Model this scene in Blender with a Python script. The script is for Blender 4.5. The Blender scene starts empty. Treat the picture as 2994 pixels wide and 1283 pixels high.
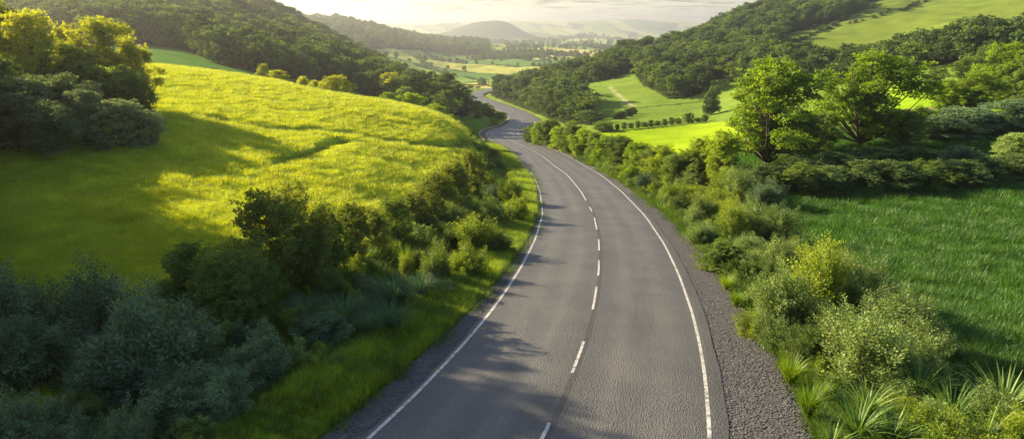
import bpy, math, random, time
import numpy as np
T0 = time.time()
random.seed(7); RNG = np.random.default_rng(11)
SC = bpy.context.scene
COL = SC.collection

# ------------------------------------------------------------------ camera
CAMZ = 60.0                      # camera height, the far plain lies near z = -20
PITCH = math.radians(15.79)
F, CX0, CY0 = 1996.0, 1497.0, 641.5
cam = bpy.data.cameras.new('camera'); cam.lens = 24; cam.sensor_width = 36
cam.clip_start = 0.3; cam.clip_end = 60000
camo = bpy.data.objects.new('camera', cam); COL.objects.link(camo)
camo.location = (0, 0, CAMZ); camo.rotation_euler = (math.radians(90) - PITCH, 0, 0)
SC.camera = camo

# ------------------------------------------------------------------ sun, sky, exposure
SUN_EL = math.radians(23.5)
SUN_AZ = math.radians(61.0)      # to the left of the view direction
S_DIR = np.array([-math.sin(SUN_AZ) * math.cos(SUN_EL), math.cos(SUN_AZ) * math.cos(SUN_EL), math.sin(SUN_EL)])
sl = bpy.data.lights.new('sun', 'SUN'); sl.energy = 5.0; sl.angle = math.radians(0.5); sl.color = (1.0, 0.80, 0.50)
so = bpy.data.objects.new('sun', sl); COL.objects.link(so)
from mathutils import Vector
so.rotation_euler = Vector(S_DIR).to_track_quat('Z', 'Y').to_euler()
W = bpy.data.worlds.new('World'); SC.world = W; W.use_nodes = True
nt = W.node_tree; nt.nodes.clear()
def N(nt, t, **k):
    n = nt.nodes.new(t)
    for a, b in k.items(): setattr(n, a, b)
    return n
sky = N(nt, 'ShaderNodeTexSky', sky_type='NISHITA', sun_disc=False)
sky.sun_elevation = SUN_EL; sky.sun_rotation = -SUN_AZ
sky.air_density = 1.0; sky.dust_density = 1.4; sky.ozone_density = 1.6
bg = N(nt, 'ShaderNodeBackground'); bg.inputs[1].default_value = 0.08
wo = N(nt, 'ShaderNodeOutputWorld')
tc = N(nt, 'ShaderNodeTexCoord'); sx = N(nt, 'ShaderNodeSeparateXYZ')
nt.links.new(tc.outputs['Generated'], sx.inputs[0])
# clouds: the view direction projected on a level sheet
mz = N(nt, 'ShaderNodeMath', operation='MAXIMUM'); nt.links.new(sx.outputs[2], mz.inputs[0]); mz.inputs[1].default_value = 0.0
az = N(nt, 'ShaderNodeMath', operation='ADD'); nt.links.new(mz.outputs[0], az.inputs[0]); az.inputs[1].default_value = 0.035
dv = N(nt, 'ShaderNodeVectorMath', operation='SCALE')
iv = N(nt, 'ShaderNodeMath', operation='DIVIDE'); iv.inputs[0].default_value = 1.0; nt.links.new(az.outputs[0], iv.inputs[1])
nt.links.new(tc.outputs['Generated'], dv.inputs[0]); nt.links.new(iv.outputs[0], dv.inputs['Scale'])
mp = N(nt, 'ShaderNodeMapping'); mp.inputs['Scale'].default_value = (0.75, 1.5, 1.0); mp.inputs['Location'].default_value = (3.1, 1.7, 0.0)
nt.links.new(dv.outputs[0], mp.inputs[0])
nz = N(nt, 'ShaderNodeTexNoise'); nz.inputs['Scale'].default_value = 1.5; nz.inputs['Detail'].default_value = 7; nz.inputs['Roughness'].default_value = 0.62
nt.links.new(mp.outputs[0], nz.inputs['Vector'])
cr = N(nt, 'ShaderNodeValToRGB'); cr.color_ramp.elements[0].position = 0.50; cr.color_ramp.elements[1].position = 0.60
nt.links.new(nz.outputs['Fac'], cr.inputs[0])
cf = N(nt, 'ShaderNodeMath', operation='MULTIPLY'); nt.links.new(cr.outputs[0], cf.inputs[0]); cf.inputs[1].default_value = 0.95
cc = N(nt, 'ShaderNodeMixRGB'); nt.links.new(cf.outputs[0], cc.inputs[0]); nt.links.new(sky.outputs[0], cc.inputs[1])
cd = N(nt, 'ShaderNodeMixRGB', blend_type='MULTIPLY'); cd.inputs[0].default_value = 1.0
nt.links.new(sky.outputs[0], cd.inputs[1]); cd.inputs[2].default_value = (0.36, 0.30, 0.32, 1)
nt.links.new(cd.outputs[0], cc.inputs[2])
nt.links.new(cc.outputs[0], bg.inputs[0]); nt.links.new(bg.outputs[0], wo.inputs[0])
SC.view_settings.view_transform = 'Standard'; SC.view_settings.look = 'None'
SC.view_settings.exposure = 1.65; SC.view_settings.gamma = 1.0
SC.cycles.max_bounces = 6; SC.cycles.diffuse_bounces = 3; SC.cycles.transmission_bounces = 4
SC.cycles.transparent_max_bounces = 4; SC.cycles.volume_bounces = 0
HAZE_DENSITY = 0.00017

# ------------------------------------------------------------------ picture ray helpers (real world positions come out)
SP, CP = math.sin(PITCH), math.cos(PITCH)
def ray(px, py):
    px = np.asarray(px, float); py = np.asarray(py, float)
    cx = (px - CX0) / F; cy = (CY0 - py) / F
    Y = CP + cy * SP; Z = -SP + cy * CP
    return cx / Y, -Z / Y                 # azimuth tangent, depression tangent
def project(X, Y, Z):
    z = Z - CAMZ
    d = Y * CP - z * SP; u = Y * SP + z * CP
    d = np.maximum(d, 1e-3)
    return CX0 + F * X / d, CY0 - F * u / d

# ------------------------------------------------------------------ road course
RP = [((1116,1283),(2068,1283)),((1250,1152),(2052,1164)),((1344,1059),(2033,1040)),((1419,972),(2012,950)),((1466,914),(1994,885)),((1530,815),(1955,780)),((1577,727),(1915,700)),((1599,645),(1862,620)),
((1588,571),(1800,555)),((1571,522),(1740,510)),((1551,493),(1690,483)),((1522,461),(1640,456)),((1493,440),(1590,433)),((1458,417),(1540,413)),((1432,404),(1515,400)),((1426,394),(1505,389)),((1436,385),(1508,381)),((1470,375),(1522,379)),((1490,369),(1545,373)),((1500,358),(1559,361)),((1498,348),(1556,348)),((1483,336),(1540,335)),((1460,322),(1515,323)),((1432,307),(1480,311)),((1405,295),(1440,297)),((1385,288),(1410,289)),((1372,278),(1394,281)),((1376,272),(1399,275)),((1392,268),(1412,271)),((1432,263),(1434,266))]
KT = np.array([.075,.0835,.091,.103,.115,.13,.15,.165,.2,.25,.3,.4,.5,.62,.8,1.2,3.])
KY = np.array([740,640,560,480,397.3,302.6,224,176.8,110.1,70,51,32.8,24.1,18.3,13.4,8.6,3.3])
def YofT(t): return np.exp(np.interp(t, KT, np.log(KY)))
Lp = np.array([ray(*a) for a, b in RP]); Rp = np.array([ray(*b) for a, b in RP])
Ly = YofT(Lp[:, 1]); Ry = YofT(Rp[:, 1])
st = np.c_[(Lp[:, 0]*Ly + Rp[:, 0]*Ry)/2, (Ly + Ry)/2]
st = np.vstack([[(-9., -18.)], [(-5.2, -4.)], [(-2.4, 6.)], [(-.6, 12.)], st, [(2., 690.)], [(24., 760.)]])
# resample evenly in log distance and smooth
yy = np.unique(np.concatenate([np.linspace(-18, 40, 90), np.exp(np.linspace(math.log(40), math.log(755), 210))]))
xx = np.interp(yy, st[:, 1], st[:, 0])
for _ in range(10): xx[1:-1] = (xx[:-2] + 2*xx[1:-1] + xx[2:]) / 4
DY = np.concatenate([[-18, -4], np.sort(KY)]); DD = np.concatenate([[9.6, 9.8], (KT*KY)[::-1]])
def road_drop(y):
    return np.interp(y, DY2, DD2)
DY2 = np.linspace(-18, 760, 2000); DD2 = np.interp(DY2, DY, DD)
for s in (1,):
    ks = np.ones(41)/41; pad = np.pad(DD2, 20, mode='edge')
    sm = np.convolve(pad, ks, 'valid'); w = np.clip((DY2-30)/60, 0, 1); 
    ks2 = np.ones(9)/9; sm2 = np.convolve(np.pad(DD2, 4, mode='edge'), ks2, 'valid')
    DD2 = sm2*(1-w) + sm*w
RX, RY = xx, yy
RT = np.c_[np.gradient(RX), np.gradient(RY)]; RT /= np.linalg.norm(RT, axis=1)[:, None]
RN = np.c_[RT[:, 1], -RT[:, 0]]           # to the right
RHW = 4.55 + 0.45*np.clip((RY-60)/60, 0, 1)*np.clip((420-RY)/100, 0, 1)
RS = np.concatenate([[0], np.cumsum(np.hypot(np.diff(RX), np.diff(RY)))])
def road_pt(off, i=slice(None)):
    return RX[i] + RN[i, 0]*off, RY[i] + RN[i, 1]*off
def road_foot(x, y):
    """foot of the perpendicular on the centreline: its distance ahead, and the signed offset (right positive)"""
    x = np.asarray(x, float); y = np.asarray(y, float); ys = np.clip(y, RY[0], RY[-1])
    for _ in range(4):
        tx = np.interp(ys, RY, RT[:, 0]); ty = np.interp(ys, RY, RT[:, 1])
        s = (x-np.interp(ys, RY, RX))*tx + (y-ys)*ty
        ys = np.clip(ys + .8*np.clip(s*ty, -14, 14), RY[0], RY[-1])
    tx = np.interp(ys, RY, RT[:, 0]); ty = np.interp(ys, RY, RT[:, 1])
    return ys, (x-np.interp(ys, RY, RX))*ty - (y-ys)*tx
def road_dist(x, y): return road_foot(x, y)[1]

# ------------------------------------------------------------------ terrain
# control points: (picture x, [(picture y, distance), ...]) fixing depression at distance
CTRL = [
 (-900, [(1283,17),(640,38),(450,52),(300,80),(120,250),(40,330),(-100,600),(-120,900),(-60,1500)]),
 (0,    [(1283,17),(1000,24),(800,31),(640,38),(450,52),(330,70),(265,100),(215,140),(155,240),(90,300),(-60,480),(-160,640),(-130,900),(0,1500),(90,2400)]),
 (440,  [(1283,17),(900,27),(640,39),(430,56),(320,75),(190,115),(197,135),(183,160),(128,260),(60,340),(-40,480),(-90,640),(-60,900),(40,1500),(105,2400)]),
 (800,  [(1283,17),(697,37),(500,53),(400,68),(300,92),(236,120),(262,150),(228,212),(210,245),(125,400),(68,560),(52,680),(110,1000),(65,1700),(112,2600)]),
 (1000, [(1283,17),(802,31),(640,43),(500,57),(400,75),(278,122),(322,160),(262,230),(190,400),(165,560),(148,660),(175,850),(72,1650),(115,2600)]),
 (1162, [(1283,17),(640,49),(500,66),(400,88),(302,125),(340,165),(308,240),(275,350),(235,500),(226,620),(232,700),(205,860),(150,1250),(108,1800),(118,2600)]),
 (1337, [(440,92),(368,118),(382,160),(355,205),(335,250),(308,320),(238,870),(190,1230),(166,1650),(122,2600)]),
 (1450, [(350,238),(318,310),(235,860),(190,1230)]),
 (1560, [(240,800),(185,1250),(150,1900)]),
 (1700, [(470,148),(412,180),(372,240),(340,300),(300,330),(262,372),(240,450),(250,600),(240,800),(180,1300),(150,1900)]),
 (1441, [(264,560),(275,640)]),
 (1627, [(238,490),(250,600),(236,850)]),
 (1813, [(176,500),(185,580),(220,800),(175,1300)]),
 (1800, [(465,143),(372,215),(344,262),(300,330),(228,402)]),
 (1964, [(150,520),(165,620),(140,760),(150,900),(160,1400),(140,2400)]),
 (2090, [(640,62),(520,84),(430,142),(362,220),(350,240),(300,300),(255,330),(180,420),(95,640),(88,800),(130,1100),(150,1600),(140,2400)]),
 (2200, [(800,44),(620,62)]),
 (2243, [(490,82),(385,150),(330,200),(240,300),(165,400),(70,600),(35,800),(85,1100),(130,1600)]),
 (2300, [(570,68),(150,400)]),
 (2400, [(1283,17.5),(1000,27.5),(800,38)]),
 (2511, [(700,50),(520,76),(425,95),(330,150),(225,270),(140,400),(40,560),(-30,800),(20,1200),(110,2000)]),
 (2700, [(800,40),(350,118),(215,228),(125,370),(20,560),(-50,800),(0,1300)]),
 (2994, [(1283,17.3),(1000,27),(520,72),(410,95),(240,170),(75,340),(-30,560),(-90,800),(-20,1300),(100,2200)]),
 (3900, [(1283,17.3),(520,72),(410,95),(240,170),(60,340),(-80,600),(-120,900)]),
]
cp = []
for px, l in CTRL:
    for py, Y in l:
        a, t = ray(px, py); cp.append((float(a), Y, float(t)*Y))
for a in (-2., -.8, 0, .8, 2.):
    for Y, D in ((5, 9.9), (9, 10.3)): cp.append((a, Y, D))
for a in (-1.2, -.5, 0., .5, 1.2):
    cp.append((a, 3600, 78.))
for i in range(30, len(RX), 12):
    if RY[i] > 12:
        d = float(road_drop(RY[i]))
        for o in (-9.5, 9.5):
            x, y = road_pt(o, i); cp.append((x/y, y, d))
cp = np.array(cp)
AK = 2.4
def qc(a, Y): return np.c_[a*AK, np.log(Y)]
Pq = qc(cp[:, 0], cp[:, 1]); V = cp[:, 2] / cp[:, 1]**.75
def kern(r2): return 0.5 * r2 * np.log(r2 + 1e-9)
K = kern(((Pq[:, None] - Pq[None])**2).sum(-1)) + np.eye(len(Pq))*2e-3
Pm = np.c_[np.ones(len(Pq)), Pq]
Am = np.block([[K, Pm], [Pm.T, np.zeros((3, 3))]])
sol = np.linalg.solve(Am, np.concatenate([V, np.zeros(3)]))
wk, wp = sol[:-3], sol[-3:]

def hsh(ix, iy, s):
    h = (ix.astype(np.int64)*374761393 + iy.astype(np.int64)*668265263 + s*982451653) & 0xffffffff
    h = ((h ^ (h >> 13)) * 1274126177) & 0xffffffff
    return ((h ^ (h >> 16)) & 0xffff) / 65535.0
def vnoise(x, y, s=0):
    x0 = np.floor(x); y0 = np.floor(y); fx = x-x0; fy = y-y0
    fx = fx*fx*(3-2*fx); fy = fy*fy*(3-2*fy)
    a = hsh(x0, y0, s); b = hsh(x0+1, y0, s); c = hsh(x0, y0+1, s); d = hsh(x0+1, y0+1, s)
    return (a*(1-fx)+b*fx)*(1-fy) + (c*(1-fx)+d*fx)*fy
def fbm(x, y, o=4, s=0):
    r = 0; am = .5; tt = 0
    for i in range(o):
        r = r + am*vnoise(x, y, s+i*17); tt += am; x = x*2.03+5.1; y = y*2.03+1.7; am *= .5
    return r/tt
def inpoly(px, py, poly):
    poly = np.asarray(poly, float); inside = np.zeros(np.shape(px), bool)
    x1, y1 = poly[-1]
    for x2, y2 in poly:
        c = ((y1 > py) != (y2 > py)) & (px < (x2-x1)*(py-y1)/((y2-y1) if y2 != y1 else 1e-9) + x1)
        inside ^= c; x1, y1 = x2, y2
    return inside
def segdist(x, y, pts):
    d = np.full(np.shape(x), 1e9)
    for (x1, y1), (x2, y2) in zip(pts[:-1], pts[1:]):
        vx, vy = x2-x1, y2-y1; L2 = vx*vx+vy*vy+1e-9
        t = np.clip(((x-x1)*vx+(y-y1)*vy)/L2, 0, 1)
        d = np.minimum(d, np.hypot(x-x1-t*vx, y-y1-t*vy))
    return d

aa = np.concatenate([-np.exp(np.linspace(math.log(2.4), math.log(.9), 50)), np.linspace(-.895, .895, 860), np.exp(np.linspace(math.log(.9), math.log(2.4), 50))])
LMIN, LMAX, NL = math.log(4.5), math.log(9000), 900
ll = np.linspace(LMIN, LMAX, NL)
A2, L2 = np.meshgrid(aa, ll)              # rows: distance
Yg = np.exp(L2); Xg = A2*Yg
q = np.c_[A2.ravel()*AK, L2.ravel()]
D0 = np.empty(len(q))
ca, cl = aa[::4], ll[::4]
if ca[-1] != aa[-1]: ca = np.append(ca, aa[-1])
if cl[-1] != ll[-1]: cl = np.append(cl, ll[-1])
CA, CL = np.meshgrid(ca, cl); qq = np.c_[CA.ravel()*AK, CL.ravel()]
out = np.empty(len(qq))
for i in range(0, len(qq), 20000):
    s = qq[i:i+20000]
    out[i:i+20000] = kern(((s[:, None]-Pq[None])**2).sum(-1)) @ wk + wp[0] + s @ wp[1:]
cg = out.reshape(CA.shape)
# bilinear up from the quarter grid
tmp = np.array([np.interp(aa, ca, r) for r in cg])
Dg = np.array([np.interp(ll, cl, tmp[:, j]) for j in range(tmp.shape[1])]).T * Yg**.75
# far plain and the ranges that close the valley
fw = np.clip((L2 - math.log(2300))/(math.log(3600)-math.log(2300)), 0, 1); fw = fw*fw*(3-2*fw)
Dg = Dg*(1-fw) + (80 + 6*fbm(Xg/500, Yg/700, 3, 5))*fw
mx, my = Xg, Yg
def bump(cx, cy, rx, ry, h, p=2.0):
    return h*np.exp(-(np.abs((mx-cx)/rx)**p) - (np.abs((my-cy)/ry)**2))
mount = bump(-158, 4700, 215, 420, 72, 2.6) + bump(-330, 4700, 330, 500, 42) + bump(-60, 4650, 150, 300, 22) + bump(60, 4700, 160, 350, 14)
mount *= .90 + .16*fbm(Xg/90, Yg/120, 4, 9)
rng1 = np.exp(-((Yg-7600-400*np.sin(Xg/1500))/650)**2) * (70 + 75*fbm(Xg/900+3, Yg/3000, 4, 21) + 52*np.exp(-((Xg-1050)/1000)**2))
rng2 = np.exp(-((Yg-6100)/420)**2) * 95*np.clip(fbm(Xg/520+9, Yg/2500, 4, 33)-.42, 0, 1)*np.clip((Xg-100)/500, 0, 1)
rng0 = bump(-1900, 6200, 900, 500, 95) + bump(560, 5200, 120, 250, 30)
Dg = Dg - mount - rng1 - rng2 - rng0
# rolling of hills, small relief of the fields
roll = (fbm(Xg/45, Yg/45, 3, 2)-.5)*np.clip((Yg-200)/400, 0, 1)*9*np.clip((2500-Yg)/1000, 0, 1)
Dg = Dg + roll
ysf, rd = road_foot(Xg, Yg)
near = np.clip((140-Yg)/60, 0, 1)
tuss = (fbm(Xg/1.5, Yg/1., 3, 71)-.5)*.5*near + (fbm(Xg/6, Yg/5, 3, 72)-.5)*.55*np.clip((260-Yg)/100, 0, 1)
# road cut
roaddrop = road_drop(ysf)
inr = Yg < 756
halfw = np.interp(ysf, RY, RHW)
# left side: short kerb bank, right side: gravel then verge
lw = np.where(rd > 0, halfw+3.6 - 1.6*np.clip((Yg-40)/60, 0, 1), halfw+1.7)
bl = np.clip((np.abs(rd)-lw)/np.maximum(7., lw*1.3), 0, 1); bl = bl*bl*(3-2*bl)
bl = np.where(inr, bl, 1.)
under = 0.10 + Yg*0.0011
Dg = (roaddrop + under)*(1-bl) + (Dg + tuss)*bl
bank = np.where((rd < 0) & inr, np.exp(-((np.abs(rd)-lw-1.6)/1.1)**2), 0)*.28*np.clip((200-Yg)/50, 0, 1)
Dg = Dg - bank
Dg = np.maximum(Dg, -125.)
# furrows and lanes across the left field: (picture points on the field)
def Dcol(a):
    j = np.clip(np.searchsorted(aa, a)-1, 0, len(aa)-2); f = (a-aa[j])/(aa[j+1]-aa[j])
    return Dg[:, j]*(1-f) + Dg[:, j+1]*f
def ground_at(px, py, ymin=4.6):
    """first ground point seen through that picture point beyond ymin"""
    a, t = ray(px, py); a = float(a); t = float(t)
    d = Dcol(a)/Yg[:, 0] - t
    idx = np.where((d[:-1] > 0) & (d[1:] <= 0) & (Yg[1:, 0] > ymin))[0]
    if len(idx) == 0:
        k = int(np.argmin(np.abs(d) + (Yg[:, 0] < ymin)*9)); y = Yg[k, 0]
    else:
        k = idx[0]; f = d[k]/(d[k]-d[k+1]); y = math.exp(ll[k]*(1-f)+ll[k+1]*f)
    return a*y, y
def H(x, y):
    x = np.asarray(x, float); y = np.maximum(np.asarray(y, float), 4.6)
    a = np.clip(x/y, aa[0], aa[-1]-1e-6); l = np.clip((np.log(y)-LMIN)/(LMAX-LMIN)*(NL-1), 0, NL-1.001)
    i = l.astype(int); fi = l-i
    j = np.clip(np.searchsorted(aa, a, side='right')-1, 0, len(aa)-2); fj = (a-aa[j])/(aa[j+1]-aa[j])
    d = (Dg[i, j]*(1-fj)+Dg[i, j+1]*fj)*(1-fi) + (Dg[i+1, j]*(1-fj)+Dg[i+1, j+1]*fj)*fi
    return CAMZ - d
FURROW = [[(627,340),(700,357),(800,372),(900,380),(1000,388),(1100,402),(1210,418),(1330,430),(1400,436)],
          [(800,472),(870,455),(930,432),(1000,408)]]
FLAN = [[(560,222),(800,262),(1050,312),(1180,345)], [(500,232),(760,285),(1000,332),(1230,372)], [(640,300),(900,330),(1150,372)], [(560,262),(820,300),(1120,345)]]
fur_w = [[ground_at(*p) for p in l] for l in FURROW]; lan_w = [[ground_at(*p) for p in l] for l in FLAN]
nm = Yg[:, 0] < 150
fd = np.full(Yg.shape, 9.9); fdl = np.full(Yg.shape, 9.9)
wob = (fbm(Xg[nm]/4, Yg[nm]/4, 3, 55)-.5)*2.2
for l in fur_w: fd[nm] = np.minimum(fd[nm], np.abs(segdist(Xg[nm], Yg[nm], l)+wob*.6))
for l in lan_w: fdl[nm] = np.minimum(fdl[nm], np.abs(segdist(Xg[nm], Yg[nm], l)+wob*.5))
Dg += .45*np.exp(-(fd/.8)**2) + .16*np.exp(-(fdl/.5)**2)
Zg = CAMZ - Dg
GPX, GPY = project(Xg, Yg, Zg)
print('terrain', round(time.time()-T0, 1))

# ------------------------------------------------------------------ land use (real colours of crops and pasture)
W_LEFT = [(-900,150),(430,128),(560,152),(640,190),(790,220),(1000,252),(1100,288),(1200,320),(1290,352),(1345,345),(1372,336),(1335,318),(1290,303),(1230,287),(1168,252),(1168,-600),(-900,-600)]
W_RIGHT = [(1425,268),(1470,296),(1530,318),(1600,345),(1650,362),(1722,366),(1730,332),(1700,302),(1655,275),(1640,262),(1700,250),(1800,228),(1845,206),(1880,250),(1960,288),(2000,290),(2050,275),(2065,240),(2090,232),(2300,262),(2600,235),(2700,195),(2850,185),(2994,170),(3900,150),(3900,70),(2994,122),(2700,166),(2480,192),(2300,188),(2262,140),(2300,100),(2420,70),(2560,12),(2620,-30),(2800,-140),(2800,-600),(1400,-600)]
W_FARL = [(700,175),(1000,152),(1135,142),(1250,150),(1370,162),(1425,166),(1425,-600),(-900,-600),(-900,175)]
def wood_mask(px, py, Y):
    m = inpoly(px, py, W_LEFT) & (Y > 175) & (Y < np.interp(px, [950, 1160], [1050, 730])) & (px < 1400)
    m |= inpoly(px, py, W_RIGHT) & (Y > 215) & (Y < np.interp(px, [1700, 1980], [610, 1050])) & (px > 1400)
    m |= inpoly(px, py, W_FARL) & (Y >= 1050) & (Y < 2500)
    m |= (px > 1980) & (Y >= 1050) & (Y < 2600) & (py < 140)
    return m
def worley(x, y, s):
    x0 = np.floor(x); y0 = np.floor(y); f1 = np.full(x.shape, 9.); f2 = np.full(x.shape, 9.); idv = np.zeros(x.shape)
    for dx in (-1, 0, 1):
        for dy in (-1, 0, 1):
            cx = x0+dx; cy = y0+dy
            d = np.hypot(cx+.15+.7*hsh(cx, cy, s)-x, cy+.15+.7*hsh(cx, cy, s+1)-y)
            nw = d < f1; f2 = np.where(nw, f1, np.minimum(f2, d)); idv = np.where(nw, hsh(cx, cy, s+2), idv); f1 = np.where(nw, d, f1)
    return f1, f2, idv
def plain_field(X, Y):
    u = X/230 + .25*np.sin(Y/500)+Y/900; v = Y/(105+Y*.035) + .35*np.sin(X/170)+X/600
    return worley(u, v, 40)
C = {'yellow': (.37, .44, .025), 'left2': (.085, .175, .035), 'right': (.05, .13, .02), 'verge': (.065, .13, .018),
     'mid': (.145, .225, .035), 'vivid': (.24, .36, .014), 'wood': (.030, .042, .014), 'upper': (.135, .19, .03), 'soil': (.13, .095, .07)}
hedge_l = [ground_at(*p) for p in [(300,1180),(520,1010),(700,900),(860,840),(980,785),(1100,730),(1215,655),(1290,610),(1349,580),(1396,520),(1402,460),(1385,420)]]
HL = np.array(hedge_l); HL = HL[np.argsort(HL[:, 1])]
HLX = np.concatenate([[HL[0, 0]-4], HL[:, 0], [HL[-1, 0]-4, HL[-1, 0]-30]]); HLY = np.concatenate([[5], HL[:, 1], [HL[-1, 1]+8, HL[-1, 1]+40]])
def hedge_x(y): return np.interp(y, HLY, HLX)
def land_color(X, Y, px, py):
    c = np.empty(X.shape + (3,)); c[:] = C['mid']
    c[(rd_(X, Y) < 0) & (Y < 260)] = (.10, .19, .022)
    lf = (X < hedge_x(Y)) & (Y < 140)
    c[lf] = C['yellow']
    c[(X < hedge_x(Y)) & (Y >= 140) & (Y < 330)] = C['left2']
    rr = (rd_(X, Y) > 0)
    c[rr & (Y < 118)] = C['right']
    vg = (rr & (rd_(X, Y) < 15) & (Y < 240)); c[vg] = C['verge']
    vl = (~rr) & (X > hedge_x(Y)) & (Y < 205); c[vl] = C['verge']
    c[inpoly(px, py, [(1755,384),(2330,340),(2330,560),(1800,560),(1700,430)]) & (Y > 100) & (Y < 260)] = C['vivid']
    c[inpoly(px, py, [(2600,240),(2994,240),(2994,420),(2600,420)]) & (Y > 100) & (Y < 215)] = (.20, .34, .015)
    c[inpoly(px, py, [(2270,100),(2600,-40),(4000,-900),(4000,110),(2994,130),(2700,176),(2300,200),(2262,145)]) & (Y > 250) & (Y < 1050)] = C['upper']
    f1, f2, idv = plain_field(X, Y)
    pl = (Y > 690)
    pal = np.array([(.17,.27,.05),(.33,.36,.09),(.07,.15,.045),(.24,.34,.06),(.13,.23,.05),(.40,.37,.13),(.10,.19,.05),(.27,.34,.07)])
    c[pl] = pal[(idv[pl]*7.99).astype(int)]
    e = pl & (f2-f1 < .07); c[e] = (.035, .07, .022)
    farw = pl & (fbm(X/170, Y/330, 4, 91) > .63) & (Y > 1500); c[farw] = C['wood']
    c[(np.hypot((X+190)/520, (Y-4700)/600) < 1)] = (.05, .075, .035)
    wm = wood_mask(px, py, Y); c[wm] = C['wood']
    return c
def rd_(X, Y): return np.where(Y < 756, road_dist(X, Y), X - RX[-1])
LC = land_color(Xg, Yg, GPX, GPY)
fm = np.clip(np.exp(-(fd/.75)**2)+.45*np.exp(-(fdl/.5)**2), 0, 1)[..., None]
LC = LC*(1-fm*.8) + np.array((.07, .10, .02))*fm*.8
LINES = [([(2327,125),(2380,103),(2435,75),(2475,52),(2568,20)], 250, 1.6, (.05,.07,.02)), ([(2423,87),(2510,65),(2585,43),(2719,3)], 250, 1.3, (.06,.085,.022)),
         ([(1861,317),(1950,307),(2046,297)], 180, 1.4, (.05,.09,.02)), ([(1735,390),(1850,380),(1960,370),(2089,356)], 120, .8, (.04,.075,.02)),
         ([(1779,253),(1800,272),(1825,292),(1855,312)], 200, 1.2, (.26,.29,.13)), ([(1640,262),(1700,258),(1780,255)], 200, .6, (.08,.14,.03)), ([(2600,330),(2660,322),(2720,318)], 100, 2.2, (.22,.16,.10)),
         ([(500,160),(600,180),(700,205)], 140, .8, (.06,.12,.03)), ([(2740,70),(2850,50),(2994,35)], 200, .9, (.08,.12,.03))]
line_w = []
for l_, ym, wd_, c_ in LINES:
    pw = [ground_at(px_, py_, ym) for px_, py_ in l_]; line_w.append(pw)
    y0_ = min(p[1] for p in pw)-15; y1_ = max(p[1] for p in pw)+15; mk = (Yg > y0_) & (Yg < y1_)
    dd = segdist(Xg[mk], Yg[mk], pw); LC[mk] = np.where((dd < wd_)[:, None], np.array(c_), LC[mk])
mott = .82 + .36*fbm(Xg/9, Yg/7, 4, 61); LC = np.clip(LC*mott[..., None], 0, 1)

# ------------------------------------------------------------------ node helpers and materials
def newmat(name):
    m = bpy.data.materials.new(name); m.use_nodes = True; m.node_tree.nodes.clear()
    return m, m.node_tree
def out(nt, sh):
    o = N(nt, 'ShaderNodeOutputMaterial'); nt.links.new(sh, o.inputs['Surface']); return o
def ramp(nt, fac, stops, interp='LINEAR'):
    r = N(nt, 'ShaderNodeValToRGB'); e = r.color_ramp.elements; r.color_ramp.interpolation = interp
    while len(e) < len(stops): e.new(.5)
    for i, (p, c) in enumerate(stops):
        e[i].position = p; e[i].color = (*c, 1) if len(c) == 3 else c
    nt.links.new(fac, r.inputs[0]); return r.outputs[0]
def noise(nt, vec, scale, detail=4, rough=.55, dim='3D'):
    n = N(nt, 'ShaderNodeTexNoise', noise_dimensions=dim); n.inputs['Scale'].default_value = scale
    n.inputs['Detail'].default_value = detail; n.inputs['Roughness'].default_value = rough
    nt.links.new(vec, n.inputs['Vector']); return n.outputs['Fac']
def math_(nt, op, a, b=None, c=None):
    n = N(nt, 'ShaderNodeMath', operation=op)
    for i, v in enumerate((a, b, c)):
        if v is None: continue
        if isinstance(v, (int, float)): n.inputs[i].default_value = v
        else: nt.links.new(v, n.inputs[i])
    return n.outputs[0]
def mix(nt, fac, a, b, mode='MIX'):
    n = N(nt, 'ShaderNodeMixRGB', blend_type=mode)
    for i, v in enumerate((fac, a, b)):
        if isinstance(v, (int, float)): n.inputs[i].default_value = v
        elif isinstance(v, tuple): n.inputs[i].default_value = (*v, 1)
        else: nt.links.new(v, n.inputs[i])
    return n.outputs[0]
def leaf_mat(name, cols, trans=.42, tcol=None, gloss=.02, clump=.35, ov=.36):
    """cols: three greens (dark, middle, light); colour changes leaf by leaf, clump by clump and plant by plant"""
    m, nt = newmat(name)
    g = N(nt, 'ShaderNodeNewGeometry'); oi = N(nt, 'ShaderNodeObjectInfo')
    tc = N(nt, 'ShaderNodeTexCoord')
    nn = noise(nt, tc.outputs['Object'], clump, 3)
    f = math_(nt, 'MULTIPLY_ADD', g.outputs['Random Per Island'], .5, -.25)
    f = math_(nt, 'ADD', f, math_(nt, 'MULTIPLY_ADD', nn, 1.5, -.25))
    f = math_(nt, 'ADD', f, math_(nt, 'MULTIPLY_ADD', oi.outputs['Random'], ov, -.5*ov))
    col = ramp(nt, f, [(.12, cols[0]), (.5, cols[1]), (.9, cols[2])])
    d = N(nt, 'ShaderNodeBsdfDiffuse'); nt.links.new(col, d.inputs[0])
    t = N(nt, 'ShaderNodeBsdfTranslucent')
    tcol = tcol or (1.35, 1.25, .35)
    nt.links.new(mix(nt, 1., col, tcol, 'MULTIPLY'), t.inputs[0])
    ms = N(nt, 'ShaderNodeMixShader'); ms.inputs[0].default_value = trans
    nt.links.new(d.outputs[0], ms.inputs[1]); nt.links.new(t.outputs[0], ms.inputs[2])
    gl = N(nt, 'ShaderNodeBsdfGlossy'); gl.inputs['Roughness'].default_value = .45
    m2 = N(nt, 'ShaderNodeMixShader'); m2.inputs[0].default_value = gloss
    nt.links.new(ms.outputs[0], m2.inputs[1]); nt.links.new(gl.outputs[0], m2.inputs[2])
    out(nt, m2.outputs[0]); return m
M = {}
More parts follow.
